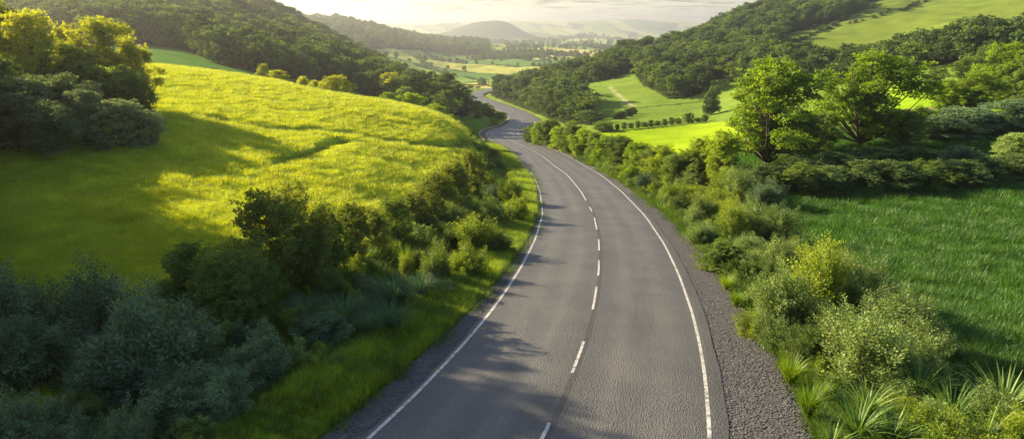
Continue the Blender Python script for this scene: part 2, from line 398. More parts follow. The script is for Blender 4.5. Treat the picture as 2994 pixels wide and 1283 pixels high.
M['leaf_bright'] = leaf_mat('bright tree leaves', ((.11,.19,.014),(.20,.32,.02),(.34,.45,.035)), .55)
M['leaf_sun_tone'] = leaf_mat('golden leaves with painted glow', ((.16,.21,.016),(.32,.37,.024),(.52,.55,.05)), .58)  # glow of the low sun is put into this leaf colour
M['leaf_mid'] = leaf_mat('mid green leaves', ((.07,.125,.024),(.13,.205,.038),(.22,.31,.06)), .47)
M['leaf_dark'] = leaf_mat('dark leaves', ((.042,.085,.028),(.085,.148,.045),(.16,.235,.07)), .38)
M['leaf_sky_tone'] = leaf_mat('green leaves with painted skylight', ((.05,.10,.052),(.11,.19,.098),(.22,.32,.16)), .38, (1.1,1.2,.6))  # blue cast of skylight in the shade mixed into the leaf colour
M['leaf_hedge'] = leaf_mat('hedge leaves', ((.075,.115,.022),(.16,.21,.036),(.31,.36,.06)), .45)
M['leaf_grey'] = leaf_mat('grey green leaves', ((.08,.125,.06),(.17,.225,.10),(.31,.37,.18)), .4, (1.1,1.15,.6))
M['leaf_pale'] = leaf_mat('pale weed leaves', ((.11,.18,.045),(.21,.31,.08),(.36,.46,.15)), .45, (1.15,1.15,.5))
M['leaf_lime'] = leaf_mat('lime shrub leaves', ((.11,.18,.015),(.24,.34,.025),(.40,.50,.05)), .5)
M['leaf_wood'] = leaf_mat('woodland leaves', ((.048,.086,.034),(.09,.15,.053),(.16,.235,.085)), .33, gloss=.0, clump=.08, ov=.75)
M['blade_blue'] = leaf_mat('blue green blades', ((.06,.12,.06),(.11,.20,.09),(.19,.30,.13)), .35, (1.1,1.2,.6))
M['blade_strap'] = leaf_mat('strap blades', ((.07,.14,.03),(.13,.23,.05),(.28,.37,.12)), .4)
M['grass_yellow'] = leaf_mat('yellow green grass', ((.26,.35,.02),(.375,.485,.03),(.55,.60,.05)), .5, (1.3,1.1,.4), .03)
M['grass_deep'] = leaf_mat('deep green grass', ((.035,.105,.014),(.062,.16,.022),(.105,.235,.032)), .45, (1.3,1.2,.35), .03)
M['grass_shade_tone'] = leaf_mat('verge grass with painted shade', ((.045,.10,.014),(.09,.17,.02),(.17,.26,.03)), .45, (1.25,1.15,.4), .02)  # verge grass darkened in its colour to stand for shade
M['grass_verge'] = leaf_mat('verge grass', ((.09,.18,.016),(.20,.32,.022),(.40,.52,.04)), .5, (1.25,1.15,.35), .03)
def bark():
    m, nt = newmat('bark'); tc = N(nt, 'ShaderNodeTexCoord')
    n = noise(nt, tc.outputs['Object'], 6, 5)
    b = N(nt, 'ShaderNodeBsdfPrincipled'); nt.links.new(ramp(nt, n, [(.3, (.035,.026,.018)), (.7, (.13,.10,.07))]), b.inputs['Base Color'])
    b.inputs['Roughness'].default_value = .9
    bp = N(nt, 'ShaderNodeBump'); bp.inputs['Strength'].default_value = .6; bp.inputs['Distance'].default_value = .05
    nt.links.new(n, bp.inputs['Height']); nt.links.new(bp.outputs[0], b.inputs['Normal']); out(nt, b.outputs[0]); return m
M['bark'] = bark()
def ground_mat():
    m, nt = newmat('ground cover')
    at = N(nt, 'ShaderNodeAttribute', attribute_name='tint'); tc = N(nt, 'ShaderNodeTexCoord')
    P = tc.outputs['Object']
    n1 = noise(nt, P, .9, 6, .7); n2 = noise(nt, P, .05, 4)
    mp = N(nt, 'ShaderNodeMapping'); mp.inputs['Scale'].default_value = (.25, 1.6, 1.); mp.inputs['Rotation'].default_value = (0, 0, .18); nt.links.new(P, mp.inputs[0])
    n3 = noise(nt, mp.outputs[0], .35, 3)
    f = math_(nt, 'ADD', math_(nt, 'MULTIPLY', n1, .8), math_(nt, 'ADD', math_(nt, 'MULTIPLY', n2, .5), math_(nt, 'MULTIPLY', n3, .35)))
    v = ramp(nt, f, [(.5, (.62,.66,.7)), (.82, (1.,1.,1.)), (1.1, (1.3,1.22,1.15))])
    col = mix(nt, 1., at.outputs['Color'], v, 'MULTIPLY')
    b = N(nt, 'ShaderNodeBsdfDiffuse'); nt.links.new(col, b.inputs[0])
    bp = N(nt, 'ShaderNodeBump'); bp.inputs['Strength'].default_value = .8; bp.inputs['Distance'].default_value = .35
    nt.links.new(math_(nt, 'ADD', n1, math_(nt, 'MULTIPLY', noise(nt, P, 3.5, 4, .7), .4)), bp.inputs['Height']); nt.links.new(bp.outputs[0], b.inputs['Normal'])
    out(nt, b.outputs[0]); return m
M['ground'] = ground_mat()
def asphalt():
    m, nt = newmat('asphalt'); uv = N(nt, 'ShaderNodeUVMap'); uv.uv_map = 'UVMap'; U = uv.outputs[0]
    sp = N(nt, 'ShaderNodeSeparateXYZ'); nt.links.new(U, sp.inputs[0])
    across = sp.outputs[0]                     # metres from the centreline
    # paler wheel tracks worn into each lane
    def track(c, w): 
        return math_(nt, 'SMOOTH_MIN', 1., math_(nt, 'EXPONENT', math_(nt, 'MULTIPLY', math_(nt, 'POWER', math_(nt, 'DIVIDE', math_(nt, 'ABSOLUTE', math_(nt, 'SUBTRACT', across, c)), w), 2.), -1.)), .01)
    tr = math_(nt, 'ADD', math_(nt, 'ADD', track(-3.1, .75), track(-1.4, .6)), math_(nt, 'ADD', track(1.4, .6), track(3.1, .75)))
    n1 = noise(nt, U, 9, 5, .7, '2D'); n2 = noise(nt, U, .35, 4, .6, '2D')
    mp = N(nt, 'ShaderNodeMapping'); mp.inputs['Scale'].default_value = (1.6, .08, 1); nt.links.new(U, mp.inputs[0])
    n3 = noise(nt, mp.outputs[0], 1., 4, .6, '2D')
    vo = N(nt, 'ShaderNodeTexVoronoi', voronoi_dimensions='2D', feature='DISTANCE_TO_EDGE'); vo.inputs['Scale'].default_value = 11
    wr = N(nt, 'ShaderNodeVectorMath', operation='MULTIPLY_ADD'); nzc = N(nt, 'ShaderNodeTexNoise', noise_dimensions='2D'); nzc.inputs['Scale'].default_value = 5; nt.links.new(U, nzc.inputs['Vector'])
    nt.links.new(nzc.outputs['Color'], wr.inputs[0]); wr.inputs[1].default_value = (.16, .16, 0); nt.links.new(U, wr.inputs[2])
    nt.links.new(wr.outputs[0], vo.inputs['Vector'])
    crack = ramp(nt, vo.outputs['Distance'], [(0., (.30,.30,.30)), (.16, (1.,1.,1.))])
    f = math_(nt, 'ADD', math_(nt, 'MULTIPLY_ADD', tr, .17, .08), math_(nt, 'ADD', math_(nt, 'MULTIPLY', n2, .42), math_(nt, 'ADD', math_(nt, 'MULTIPLY', n3, .24), math_(nt, 'MULTIPLY', n1, .25))))
    col = ramp(nt, f, [(.25, (.048,.052,.060)), (.62, (.10,.102,.104)), (1., (.185,.18,.168))])
    col = mix(nt, .75, col, crack, 'MULTIPLY')
    # tar seam beside the centre line
    sm = math_(nt, 'ADD', across, math_(nt, 'MULTIPLY_ADD', noise(nt, mp.outputs[0], 3., 3, .6, '2D'), .16, -.18))
    seam = math_(nt, 'LESS_THAN', math_(nt, 'ABSOLUTE', sm), .11)
    col = mix(nt, math_(nt, 'MULTIPLY', seam, .5), col, (.022, .022, .025))
    edge = math_(nt, 'GREATER_THAN', math_(nt, 'ABSOLUTE', across), 4.75); col = mix(nt, math_(nt, 'MULTIPLY', edge, .35), col, (.055, .047, .042))
    b = N(nt, 'ShaderNodeBsdfPrincipled'); nt.links.new(col, b.inputs['Base Color'])
    b.inputs['Roughness'].default_value = .62; b.inputs['Specular IOR Level'].default_value = .35
    bp = N(nt, 'ShaderNodeBump'); bp.inputs['Strength'].default_value = .9; bp.inputs['Distance'].default_value = .02
    nt.links.new(math_(nt, 'ADD', ramp(nt, vo.outputs['Distance'], [(0., (0,0,0)), (.3, (1,1,1))]), math_(nt, 'MULTIPLY', n1, .8)), bp.inputs['Height']); nt.links.new(bp.outputs[0], b.inputs['Normal'])
    out(nt, b.outputs[0]); return m
M['asphalt'] = asphalt()
def paint():
    m, nt = newmat('road paint'); tc = N(nt, 'ShaderNodeTexCoord')
    n = noise(nt, tc.outputs['Object'], 5, 6, .75)
    b = N(nt, 'ShaderNodeBsdfPrincipled'); nt.links.new(ramp(nt, n, [(.40, (.15,.15,.145)), (.50, (.42,.41,.39)), (.7, (.60,.59,.56))]), b.inputs['Base Color'])
    b.inputs['Roughness'].default_value = .55; out(nt, b.outputs[0]); return m
M['paint'] = paint()
def gravel(name, a, c, sc=9):
    m, nt = newmat(name); tc = N(nt, 'ShaderNodeTexCoord')
    vo = N(nt, 'ShaderNodeTexVoronoi'); vo.inputs['Scale'].default_value = sc; nt.links.new(tc.outputs['Object'], vo.inputs['Vector'])
    n = noise(nt, tc.outputs['Object'], .8, 5)
    s = N(nt, 'ShaderNodeSeparateXYZ'); nt.links.new(vo.outputs['Color'], s.inputs[0])
    col = ramp(nt, math_(nt, 'ADD', math_(nt, 'MULTIPLY', s.outputs[0], .6), math_(nt, 'MULTIPLY', n, .5)), [(.2, a), (.9, c)])
    b = N(nt, 'ShaderNodeBsdfPrincipled'); nt.links.new(col, b.inputs['Base Color']); b.inputs['Roughness'].default_value = .8
    bp = N(nt, 'ShaderNodeBump'); bp.inputs['Strength'].default_value = 1.; bp.inputs['Distance'].default_value = .06
    nt.links.new(math_(nt, 'MULTIPLY', vo.outputs['Distance'], -1.), bp.inputs['Height']); nt.links.new(bp.outputs[0], b.inputs['Normal'])
    out(nt, b.outputs[0]); return m
M['gravel'] = gravel('roadside gravel', (.024,.025,.028), (.095,.092,.09))
M['stone'] = gravel('gravel stones', (.028,.031,.037), (.125,.124,.126), 2.5)
M['kerb'] = gravel('weathered concrete', (.20,.15,.09), (.36,.28,.18), 4)

# ------------------------------------------------------------------ mesh helpers
def mesh_np(name, verts, faces, mat=None, smooth=False, uv=None):
    """faces: (n,3) or (n,4) array, or a list of such arrays"""
    me = bpy.data.meshes.new(name)
    fl = faces if isinstance(faces, list) else [faces]
    fl = [np.asarray(f, np.int32) for f in fl if len(f)]
    nf = sum(len(f) for f in fl); nl = sum(f.size for f in fl)
    me.vertices.add(len(verts)); me.vertices.foreach_set('co', np.asarray(verts, np.float32).ravel())
    me.loops.add(nl); me.polygons.add(nf)
    me.loops.foreach_set('vertex_index', np.concatenate([f.ravel() for f in fl]))
    tot = np.concatenate([np.full(len(f), f.shape[1], np.int32) for f in fl])
    me.polygons.foreach_set('loop_start', np.concatenate([[0], np.cumsum(tot)[:-1]]).astype(np.int32))
    me.polygons.foreach_set('loop_total', tot)
    me.polygons.foreach_set('use_smooth', np.full(nf, bool(smooth)))
    if uv is not None:
        l = me.uv_layers.new(name='UVMap'); li = np.concatenate([f.ravel() for f in fl])
        l.data.foreach_set('uv', np.asarray(uv, np.float32)[li].ravel())
    me.update(calc_edges=True)
    if mat: me.materials.append(mat)
    return me
def link(name, data, parent=None, loc=(0,0,0), rz=0., sc=(1,1,1)):
    o = bpy.data.objects.new(name, data); COL.objects.link(o)
    if parent is not None: o.parent = parent
    o.location = loc; o.rotation_euler = (0, 0, rz); o.scale = sc
    return o
def grid_faces(r, c):
    i = np.arange((r-1)*c).reshape(r-1, c)[:, :-1].ravel()
    return np.c_[i, i+1, i+c+1, i+c]
def structure(o, kind='structure', label=None): 
    o['kind'] = kind
    if label: o['label'] = label
    return o

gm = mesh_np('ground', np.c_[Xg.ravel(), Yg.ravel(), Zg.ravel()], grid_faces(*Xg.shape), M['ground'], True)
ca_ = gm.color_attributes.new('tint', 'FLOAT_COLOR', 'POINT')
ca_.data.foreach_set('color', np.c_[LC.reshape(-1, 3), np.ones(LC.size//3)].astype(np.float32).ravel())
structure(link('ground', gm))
print('ground', round(time.time()-T0, 1))

# ------------------------------------------------------------------ road, markings, gravel
def strip(name, offs, lift, mat, i0=0, i1=None, edge_noise=0.):
    """offs: list of arrays/numbers, offsets from the centreline; lift: height above the road datum per offset"""
    sl_ = slice(i0, i1); n = len(RX[sl_]); z0 = CAMZ - road_drop(RY[sl_])
    V_, UVs = [], []
    for o, l in zip(offs, lift):
        o = (o[sl_] if isinstance(o, np.ndarray) else np.full(n, float(o))); l = (l[sl_] if isinstance(l, np.ndarray) else np.full(n, float(l)))
        x, y = RX[sl_]+RN[sl_, 0]*o, RY[sl_]+RN[sl_, 1]*o
        V_.append(np.c_[x, y, z0+l]); UVs.append(np.c_[o, RS[sl_]])
    V_ = np.stack(V_, 1).reshape(-1, 3); UVs = np.stack(UVs, 1).reshape(-1, 2)
    f = grid_faces(n, len(offs))
    return structure(link(name, mesh_np(name, V_, f, mat, False, UVs)))
farlift = .0004*np.clip(RY-100, 0, 900)
dz = np.array([0.]*len(RX)) + farlift
AW = .18
lipR = RHW + .55 - .25*np.clip((RY-40)/60, 0, 1)
lipL = -(RHW + .22)
jag = (fbm(RS/1.3, RS*0+1, 3, 8)-.5)*.12*np.clip((90-RY)/60, 0, 1)
strip('road', [lipL+jag, lipL+jag, -RHW*.5, 0., RHW*.5, lipR+jag, lipR+jag], [dz-.4, dz-.01, dz+.025, dz+.05, dz+.025, dz-.01, dz-.4], M['asphalt'])
def zsurf(o):      # asphalt surface height over the datum at offset o (crowned)
    return np.interp(np.abs(o), [0, 2.3, 5.1], [.05, .025, -.01])
def marking(o, w, i0, i1, dash=None, phase=0):
    Vv, Ff = [], []; lift = .004
    def add(i, j, extra):
        k = np.linspace(i, j, max(2, int(abs(j-i)*1)+2)); 
        X_ = np.interp(k, np.arange(len(RX)), RX); Y_ = np.interp(k, np.arange(len(RX)), RY)
        nx = np.interp(k, np.arange(len(RX)), RN[:, 0]); ny = np.interp(k, np.arange(len(RX)), RN[:, 1])
        oo = np.interp(k, np.arange(len(RX)), o) if isinstance(o, np.ndarray) else np.full(len(k), o)
        z = CAMZ - road_drop(Y_) + .0004*np.clip(Y_-100, 0, 900) + .006 + .00006*np.clip(Y_-30, 0, 400)
        b = len(Vv)*0 + sum(len(v) for v in Vv)
        a_ = np.stack([np.c_[X_+nx*(oo-w/2), Y_+ny*(oo-w/2), z+zsurf(oo-w/2)+.002], np.c_[X_+nx*(oo+w/2), Y_+ny*(oo+w/2), z+zsurf(oo+w/2)+.002]], 1).reshape(-1, 3)
        Vv.append(a_); Ff.append(grid_faces(len(k), 2)+b)
    if dash is None: add(i0, i1, 0)
    else:
        s0, s1 = np.interp([i0, i1], np.arange(len(RX)), RS); s = s0+phase
        while s < s1:
            e = min(s+dash[0], s1); i, j = np.interp([s, e], RS, np.arange(len(RX))); add(i, j, 0); s += dash[0]+dash[1]
    return structure(link('road_marking', mesh_np('road_marking', np.vstack(Vv), np.vstack(Ff), M['paint'])))
NI = len(RX)-1
iY = lambda y: float(np.interp(y, RY, np.arange(len(RX))))
marking(-RHW+.0, .125, 0, NI); marking(RHW+.0, .125, 0, NI)
cw = .11
for y0, y1 in [(12.2,13.6),(16.2,17.7),(21.6,24.9),(29.4,33.6),(36,40),(43,47),(51,57),(60.5,63.5)]: marking(.0, cw, iY(y0), iY(y1))
marking(.0, .13, iY(68), NI)
# gravel beds
gw = np.interp(RY, [0, 20, 40, 75, 120, 200, 235, 300, 760], [2.45, 2.35, 1.7, 1.15, .9, .9, 2.4, 2.6, .8])
gj = (fbm(RS/1.7, RS*0+4, 4, 12)-.5)*.55
strip('gravel_verge', [lipR-.2, lipR+gw*.5, lipR+gw+gj, lipR+gw+gj+.5], [dz-.05, dz-.045, dz-.05, dz-.35], M['gravel'])
gwl = np.interp(RY, [0, 18, 34, 45, 60, 180, 200, 250, 262, 760], [1.05, .95, .6, .4, .25, .25, 1.5, 1.5, .3, .3])
strip('gravel_verge', [lipL+.2, lipL-gwl*.5, lipL-gwl+gj*.4, lipL-gwl+gj*.4-.5], [dz-.05, dz-.045, dz-.05, dz-.35], M['gravel'])
# low concrete kerb round the outside of the first bend
i0, i1 = int(iY(183)), int(iY(300))
kx = -(RHW+1.95)
strip('kerb', [kx+.0, kx+.0, kx-.5, kx-.5], [dz-.3, dz+.42, dz+.45, dz-.4], M['kerb'], i0, i1)
# tar patch on the far straight
def tar_patch():
    m, nt = newmat('fresh tar'); tc = N(nt, 'ShaderNodeTexCoord')
    b = N(nt, 'ShaderNodeBsdfPrincipled'); nt.links.new(ramp(nt, noise(nt, tc.outputs['Object'], 2., 3), [(.3, (.02,.021,.024)), (.7, (.04,.041,.044))]), b.inputs['Base Color']); b.inputs['Roughness'].default_value = .6; out(nt, b.outputs[0])
    V_ = []
    for s in (-1, 1):
        for k in np.linspace(iY(332), iY(346), 8):
            x = np.interp(k, np.arange(NI+1), RX); y = np.interp(k, np.arange(NI+1), RY); o = -.95 + s*.5 + .08*math.sin(k*7)
            V_.append((x+o, y, CAMZ-float(road_drop(y))+.0004*(y-100)+.065+.02))
    f = [(i, i+1, 8+i+1, 8+i) for i in range(7)]
    structure(link('tar_patch', mesh_np('tar_patch', np.array(V_), np.array(f), m)))
tar_patch()
# side lane leaving left at the far bend
def side_lane():
    c = np.array([(-34., 572.), (-46., 590.), (-62., 606.), (-84., 618.), (-110., 622.)]); V_ = []
    for i, (x, y) in enumerate(c):
        t = c[min(i+1, 4)]-c[max(i-1, 0)]; t /= np.linalg.norm(t); n = np.array((t[1], -t[0]))
        for s in (-4, 4):
            p = c[i]+n*s; V_.append((p[0], p[1], max(float(H(p[0], p[1])), CAMZ-float(road_drop(p[1])))+.5))
    f = grid_faces(5, 2); uv = np.array([(s, i*20) for i in range(5) for s in (-4, 4)])
    structure(link('road', mesh_np('side_road', np.array(V_), f, M['asphalt'], False, uv)))
side_lane()
print('road', round(time.time()-T0, 1))

# ------------------------------------------------------------------ plant geometry (numpy)
def unit(v): return v/np.maximum(np.linalg.norm(v, axis=-1, keepdims=True), 1e-9)
def leaf_quads(C_, Dv, Nv, Ln, Wd):
    """rhombic leaves: centre, long direction, face normal, length, width"""
    Dv = unit(Dv); S = unit(np.cross(Dv, Nv)); Nn = np.cross(S, Dv)
    Ln = np.asarray(Ln)[:, None]; Wd = np.asarray(Wd)[:, None]
    a = C_-Dv*Ln*.5; b = C_+S*Wd*.5+Nn*Wd*.12; c = C_+Dv*Ln*.5; d = C_-S*Wd*.5+Nn*Wd*.12
    return np.stack([a, b, c, d], 1).reshape(-1, 3)
def qf(n, off=0): return np.arange(n*4).reshape(n, 4)+off
def tube(pts, rad, k=6):
    pts = np.asarray(pts, float); n = len(pts); t = unit(np.gradient(pts, axis=0))
    up = np.where(np.abs(t[:, 2:3]) > .9, np.array([[1., 0, 0]]), np.array([[0, 0, 1.]]))
    u = unit(np.cross(t, up)); v = np.cross(t, u); an = np.linspace(0, 2*np.pi, k, endpoint=False)
    P = pts[:, None]+np.asarray(rad)[:, None, None]*(np.cos(an)[None, :, None]*u[:, None]+np.sin(an)[None, :, None]*v[:, None])
    i = np.arange(n-1)[:, None]*k; j = np.arange(k)[None]; j2 = (j+1) % k
    f = np.stack([i+j, i+j2, i+k+j2, i+k+j], -1).reshape(-1, 4)
    return P.reshape(-1, 3), f
def join(parts):
    V_, F_, o = [], [], 0
    for v, f in parts: V_.append(v); F_.append(f+o); o += len(v)
    return np.vstack(V_), np.vstack(F_)
def curve(a, b, bow, n=6):
    t = np.linspace(0, 1, n)[:, None]; a = np.asarray(a, float); b = np.asarray(b, float)
    mid = (a+b)/2 + bow
    return (1-t)**2*a + 2*t*(1-t)*mid + t*t*b
def rnd_dir(r, n, zmin=-1):
    z = r.uniform(zmin, 1, n); a = r.uniform(0, 2*np.pi, n); q_ = np.sqrt(1-z*z)
    return np.c_[q_*np.cos(a), q_*np.sin(a), z]

def make_tree(seed, H_=10., R=4., base=.22, lobes=14, lobr=.34, subs=26, leaves=30, leaf=.24, trunk=.22, fan=True, lowspread=.5, flat=1., subr=.13, stems=True):
    """trunk with rising limbs; crown of lobes made of leaf sprays"""
    r = np.random.default_rng(seed)
    cz = H_*(base+1)/2; hz = H_*(1-base)/2
    L_ = []
    tries = 0
    while len(L_) < lobes and tries < 6000:       # lobe centres spread over an uneven crown
        tries += 1
        z = r.uniform(-.92, .93)
        prof = (1-abs(z)**2.4)**.5 if z > 0 else (1-(abs(z)*(1-lowspread*.5))**2.2)**.5
        a = r.uniform(0, 2*np.pi); ra = R*prof*(r.uniform(.55, .98) if r.random() < .72 else r.uniform(0, .5))*(.86+.28*math.sin(2*a+seed))
        p = np.array([ra*math.cos(a), ra*math.sin(a), cz+z*hz*.86])
        if all(np.linalg.norm((p-q_)*[1, 1, 1.15]) > R*lobr*.60 for q_ in L_): L_.append(p)
    wood = []; Cs, Ds, Ns, Ls = [], [], [], []
    lean = r.normal(0, .03, 2)*H_
    top = np.array([lean[0], lean[1], H_*.82])
    if stems:
        tp = curve((0, 0, -.3), top, np.array([r.normal(0, .2), r.normal(0, .2), 0]), 10)
        wood.append(tube(tp, np.linspace(trunk, trunk*.12, 10), 8))
        for k in range(3 if fan else 0):
            a = r.uniform(0, 6.28); e = np.array([math.cos(a)*R*.35, math.sin(a)*R*.35, H_*r.uniform(.7, .85)])
            st_ = np.array([math.cos(a)*trunk*.6, math.sin(a)*trunk*.6, H_*r.uniform(.02, .14)])
            wood.append(tube(curve(st_, e, np.array([e[0]*.1, e[1]*.1, -.3]), 8), np.linspace(trunk*.55, trunk*.1, 8), 6))
    for p in L_:
        lr = R*lobr*r.uniform(.75, 1.25)
        if stems:
            hr = math.hypot(p[0], p[1]); h0 = max(H_*.06, p[2]-hr*r.uniform(.9, 1.5)-.2*H_*r.random())
            s0 = np.array([top[0]*h0/H_, top[1]*h0/H_, h0])
            wood.append(tube(curve(s0, p, np.array([p[0]*.12, p[1]*.12, -.05*H_*(p[2]-h0)/H_]), 7), np.linspace(trunk*.38*(1-h0/H_*.6), trunk*.07, 7), 5))
        n = subs; d = rnd_dir(r, n, -.75); d[:, 2] *= flat
        q_ = p + d*lr*r.uniform(.55, 1.12, (n, 1))*np.array([1.1, 1.1, .85])
        q_[:, 2] = np.maximum(q_[:, 2], .15)
        if stems:
            for j in range(0, n, 2):
                wood.append(tube(curve(p, q_[j], np.array([0, 0, -.08*lr]), 4), np.array([1, .7, .45, .2])*trunk*.09, 3))
        sr = R*subr
        m = leaves; cc_ = np.repeat(q_, m, 0); od = np.repeat(unit(q_-p+np.array([0, 0, .25*lr])), m, 0)
        ld = rnd_dir(r, n*m); off = ld*sr*(r.random((n*m, 1))**.45)*np.array([1.15, 1.15, .55])
        Cs.append(cc_+off); Ns.append(unit(od*1.0+np.array([0, 0, .55])+rnd_dir(r, n*m)*.75)); Ds.append(unit(ld+od*.4+rnd_dir(r, n*m)*.5-np.array([0, 0, .25])))
        Ls.append(leaf*r.uniform(.6, 1.3, n*m))
    C_ = np.vstack(Cs); Ls = np.concatenate(Ls)
    k = C_[:, 2] > .05; C_ = C_[k]; Ls = Ls[k]; Dv = np.vstack(Ds)[k]; Nv = np.vstack(Ns)[k]
    lv = leaf_quads(C_, Dv, Nv, Ls, Ls*.62)
    return (lv, qf(len(C_))), (join(wood) if wood else None)

def make_shrub(seed, H_=2.4, R=1.6, shoots=300, per=36, leaf=.165, wid=.44, droop=.25, up=.55, lobes=9, spiky=.3, arch=.0, side=.10):
    """multi-stemmed shrub: stems fan from the base, leafy shoots stand proud of an uneven outline"""
    r = np.random.default_rng(seed); wood = []
    lc = [(np.array([R*.52*math.cos(a)*r.uniform(.4, 1.3), R*.52*math.sin(a)*r.uniform(.4, 1.3)]), H_*r.uniform(.42, 1.)) for a in np.linspace(0, 6.28, lobes, endpoint=False)+r.uniform(0, 6)]
    lc.append((np.zeros(2), H_*.93))
    Cs, Ds, Ns, Ls = [], [], [], []
    for s in range(shoots):
        c, h = lc[r.integers(len(lc))]
        d = rnd_dir(r, 1, -.75)[0]
        tip = np.array([c[0]+d[0]*R*.42, c[1]+d[1]*R*.42, max(.1, h-H_*.36+.40*H_*d[2])])
        ln = H_*r.uniform(.2, .42)
        if r.random() < spiky: ln *= 1.35; tip = tip+np.array([d[0]*.12, d[1]*.12, .17])*H_*r.uniform(.2, 1)
        dirv = unit(np.array([d[0], d[1], abs(d[2])*.5+up])+r.normal(0, .22, 3))
        a = tip-dirv*ln; pts = curve(a, tip, np.array([0, 0, ln*droop*.5]), 6)
        if s % 3 == 0:
            wood.append(tube(curve((c[0]*.15, c[1]*.15, -.1), a, np.array([0, 0, -.1*H_]), 5), np.linspace(.03, .008, 5)*H_/2.4, 4))
        wood.append(tube(pts, np.linspace(.008, .003, 6)*H_/2.4, 3))
        t = np.linspace(.0, 1, per)**.85; i = np.clip(t*5, 0, 4.999); i0_ = i.astype(int); f_ = (i-i0_)[:, None]
        P = pts[i0_]*(1-f_)+pts[i0_+1]*f_; T = unit(pts[i0_+1]-pts[i0_])
        an = np.arange(per)*2.4+r.uniform(0, 6); u = unit(np.cross(T, [[.3, .2, .9]])); v = np.cross(T, u)
        rad = np.cos(an)[:, None]*u+np.sin(an)[:, None]*v
        spread = (side*H_*(1-t*.86)*r.uniform(.3, 1.1, per))[:, None]
        P = P+rad*(spread+leaf*.35)
        Cs.append(P); Ds.append(unit(rad*1.0+T*.75-np.array([0, 0, droop])+r.normal(0, .2, (per, 3)))); Ns.append(unit(T*.5+np.array([0, 0, .8])+r.normal(0, .35, (per, 3))))
        Ls.append(leaf*(1.05-.45*t)*r.uniform(.7, 1.3, per))
    C_ = np.vstack(Cs); Ls = np.concatenate(Ls); k = C_[:, 2] > .02
    return (leaf_quads(C_[k], np.vstack(Ds)[k], np.vstack(Ns)[k], Ls[k], Ls[k]*wid), qf(int(k.sum()))), join(wood)

def make_blades(seed, n, R, H_, w, arch=.5, spread=.9, seg=4, hv=.35, upright=False):
    """clump of arching blades"""
    r = np.random.default_rng(seed)
    a = r.uniform(0, 6.283, n); rr = R*np.sqrt(r.random(n)); hh = H_*r.uniform(1-hv, 1+hv*.4, n)
    bx = np.c_[rr*np.cos(a), rr*np.sin(a)]*(.22 if upright else 1.)
    da = a+r.normal(0, .6, n); lean = spread*(r.random(n)**.8) if not upright else spread*(.15+.85*rr/R)
    dx = np.c_[np.cos(da), np.sin(da)]
    t = np.linspace(0, 1, seg+1)
    out_ = (lean*hh)[:, None]*(t[None]**1.6*(1.+arch*0)); z = hh[:, None]*(t[None]-arch*lean[:, None]*t[None]**2.6*.8)
    P = np.stack([bx[:, 0:1]+dx[:, 0:1]*out_, bx[:, 1:2]+dx[:, 1:2]*out_, z], -1)
    sd = np.stack([-dx[:, 1], dx[:, 0], np.zeros(n)], -1)[:, None]; tw = r.uniform(-.7, .7, n)
    sd = sd*np.cos(tw)[:, None, None]+np.stack([dx[:, 0], dx[:, 1], np.zeros(n)], -1)[:, None]*np.sin(tw)[:, None, None]
    ww = (w*r.uniform(.7, 1.2, n))[:, None]*np.array([.75, 1., .85, .55, .06][:seg+1] if seg == 4 else np.linspace(1, .08, seg+1))[None]
    Lf = P-sd*ww[..., None]*.5; Rg = P+sd*ww[..., None]*.5
    V_ = np.stack([Lf, Rg], 2).reshape(-1, 3)
    b = np.arange(n)[:, None]*(seg+1)*2+np.arange(seg)[None]*2
    f = np.stack([b, b+1, b+3, b+2], -1).reshape(-1, 4)
    return V_, f

# ------------------------------------------------------------------ placing things
def setp(o, label, cat, group=None):
    o['label'] = label; o['category'] = cat
    if group: o['group'] = group
PROTO = {}
def proto(key, fol, wd, matname, H_, R):
    fm_ = mesh_np(key+' foliage', fol[0], fol[1], M[matname])
    wm_ = mesh_np(key+' wood', wd[0], wd[1], M['bark'], True) if wd is not None else None
    PROTO[key] = (fm_, wm_, H_, R)
USED = {}
def variant(me, mat):
    """the same shape with other leaves (mesh data shared per material)"""
    if mat is None: return me
    k = (me.name, mat)
    if k not in USED:
        c = me.copy(); c.materials.clear(); c.materials.append(M[mat]); USED[k] = c
    return USED[k]
def place(kind, name, cat, x, y, h, rad, label, group=None, rz=None, mat=None, parts=('crown', 'trunk'), sink=.05):
    fm_, wm_, H_, R = PROTO[kind]
    e = bpy.data.objects.new(name, None); COL.objects.link(e); e.empty_display_size = .2
    e.location = (x, y, float(H(x, y))-sink*h*.3); e.rotation_euler = (0, 0, random.uniform(0, 6.28) if rz is None else rz)
    e.scale = (rad/R, rad/R, h/H_); setp(e, label, cat, group)
    c = bpy.data.objects.new(parts[0], variant(fm_, mat)); COL.objects.link(c); c.parent = e
    if wm_ is not None:
        t = bpy.data.objects.new(parts[1], wm_); COL.objects.link(t); t.parent = e
    return e
def spot(x, yb, yt, w, Y=None):
    """where a plant stands whose foot, top and width show there; returns world x, y, height, radius"""
    if Y is None: X_, Y_ = ground_at(x, yb)
    else: a, _ = ray(x, yb); X_, Y_ = float(a)*Y, Y
    z = float(H(X_, Y_)); a, t = ray(x, yt); h = max(.3, (CAMZ-float(t)*Y_)-z)
    d = Y_*CP-(z-CAMZ)*SP
    return X_, Y_, h, w/2/F*d
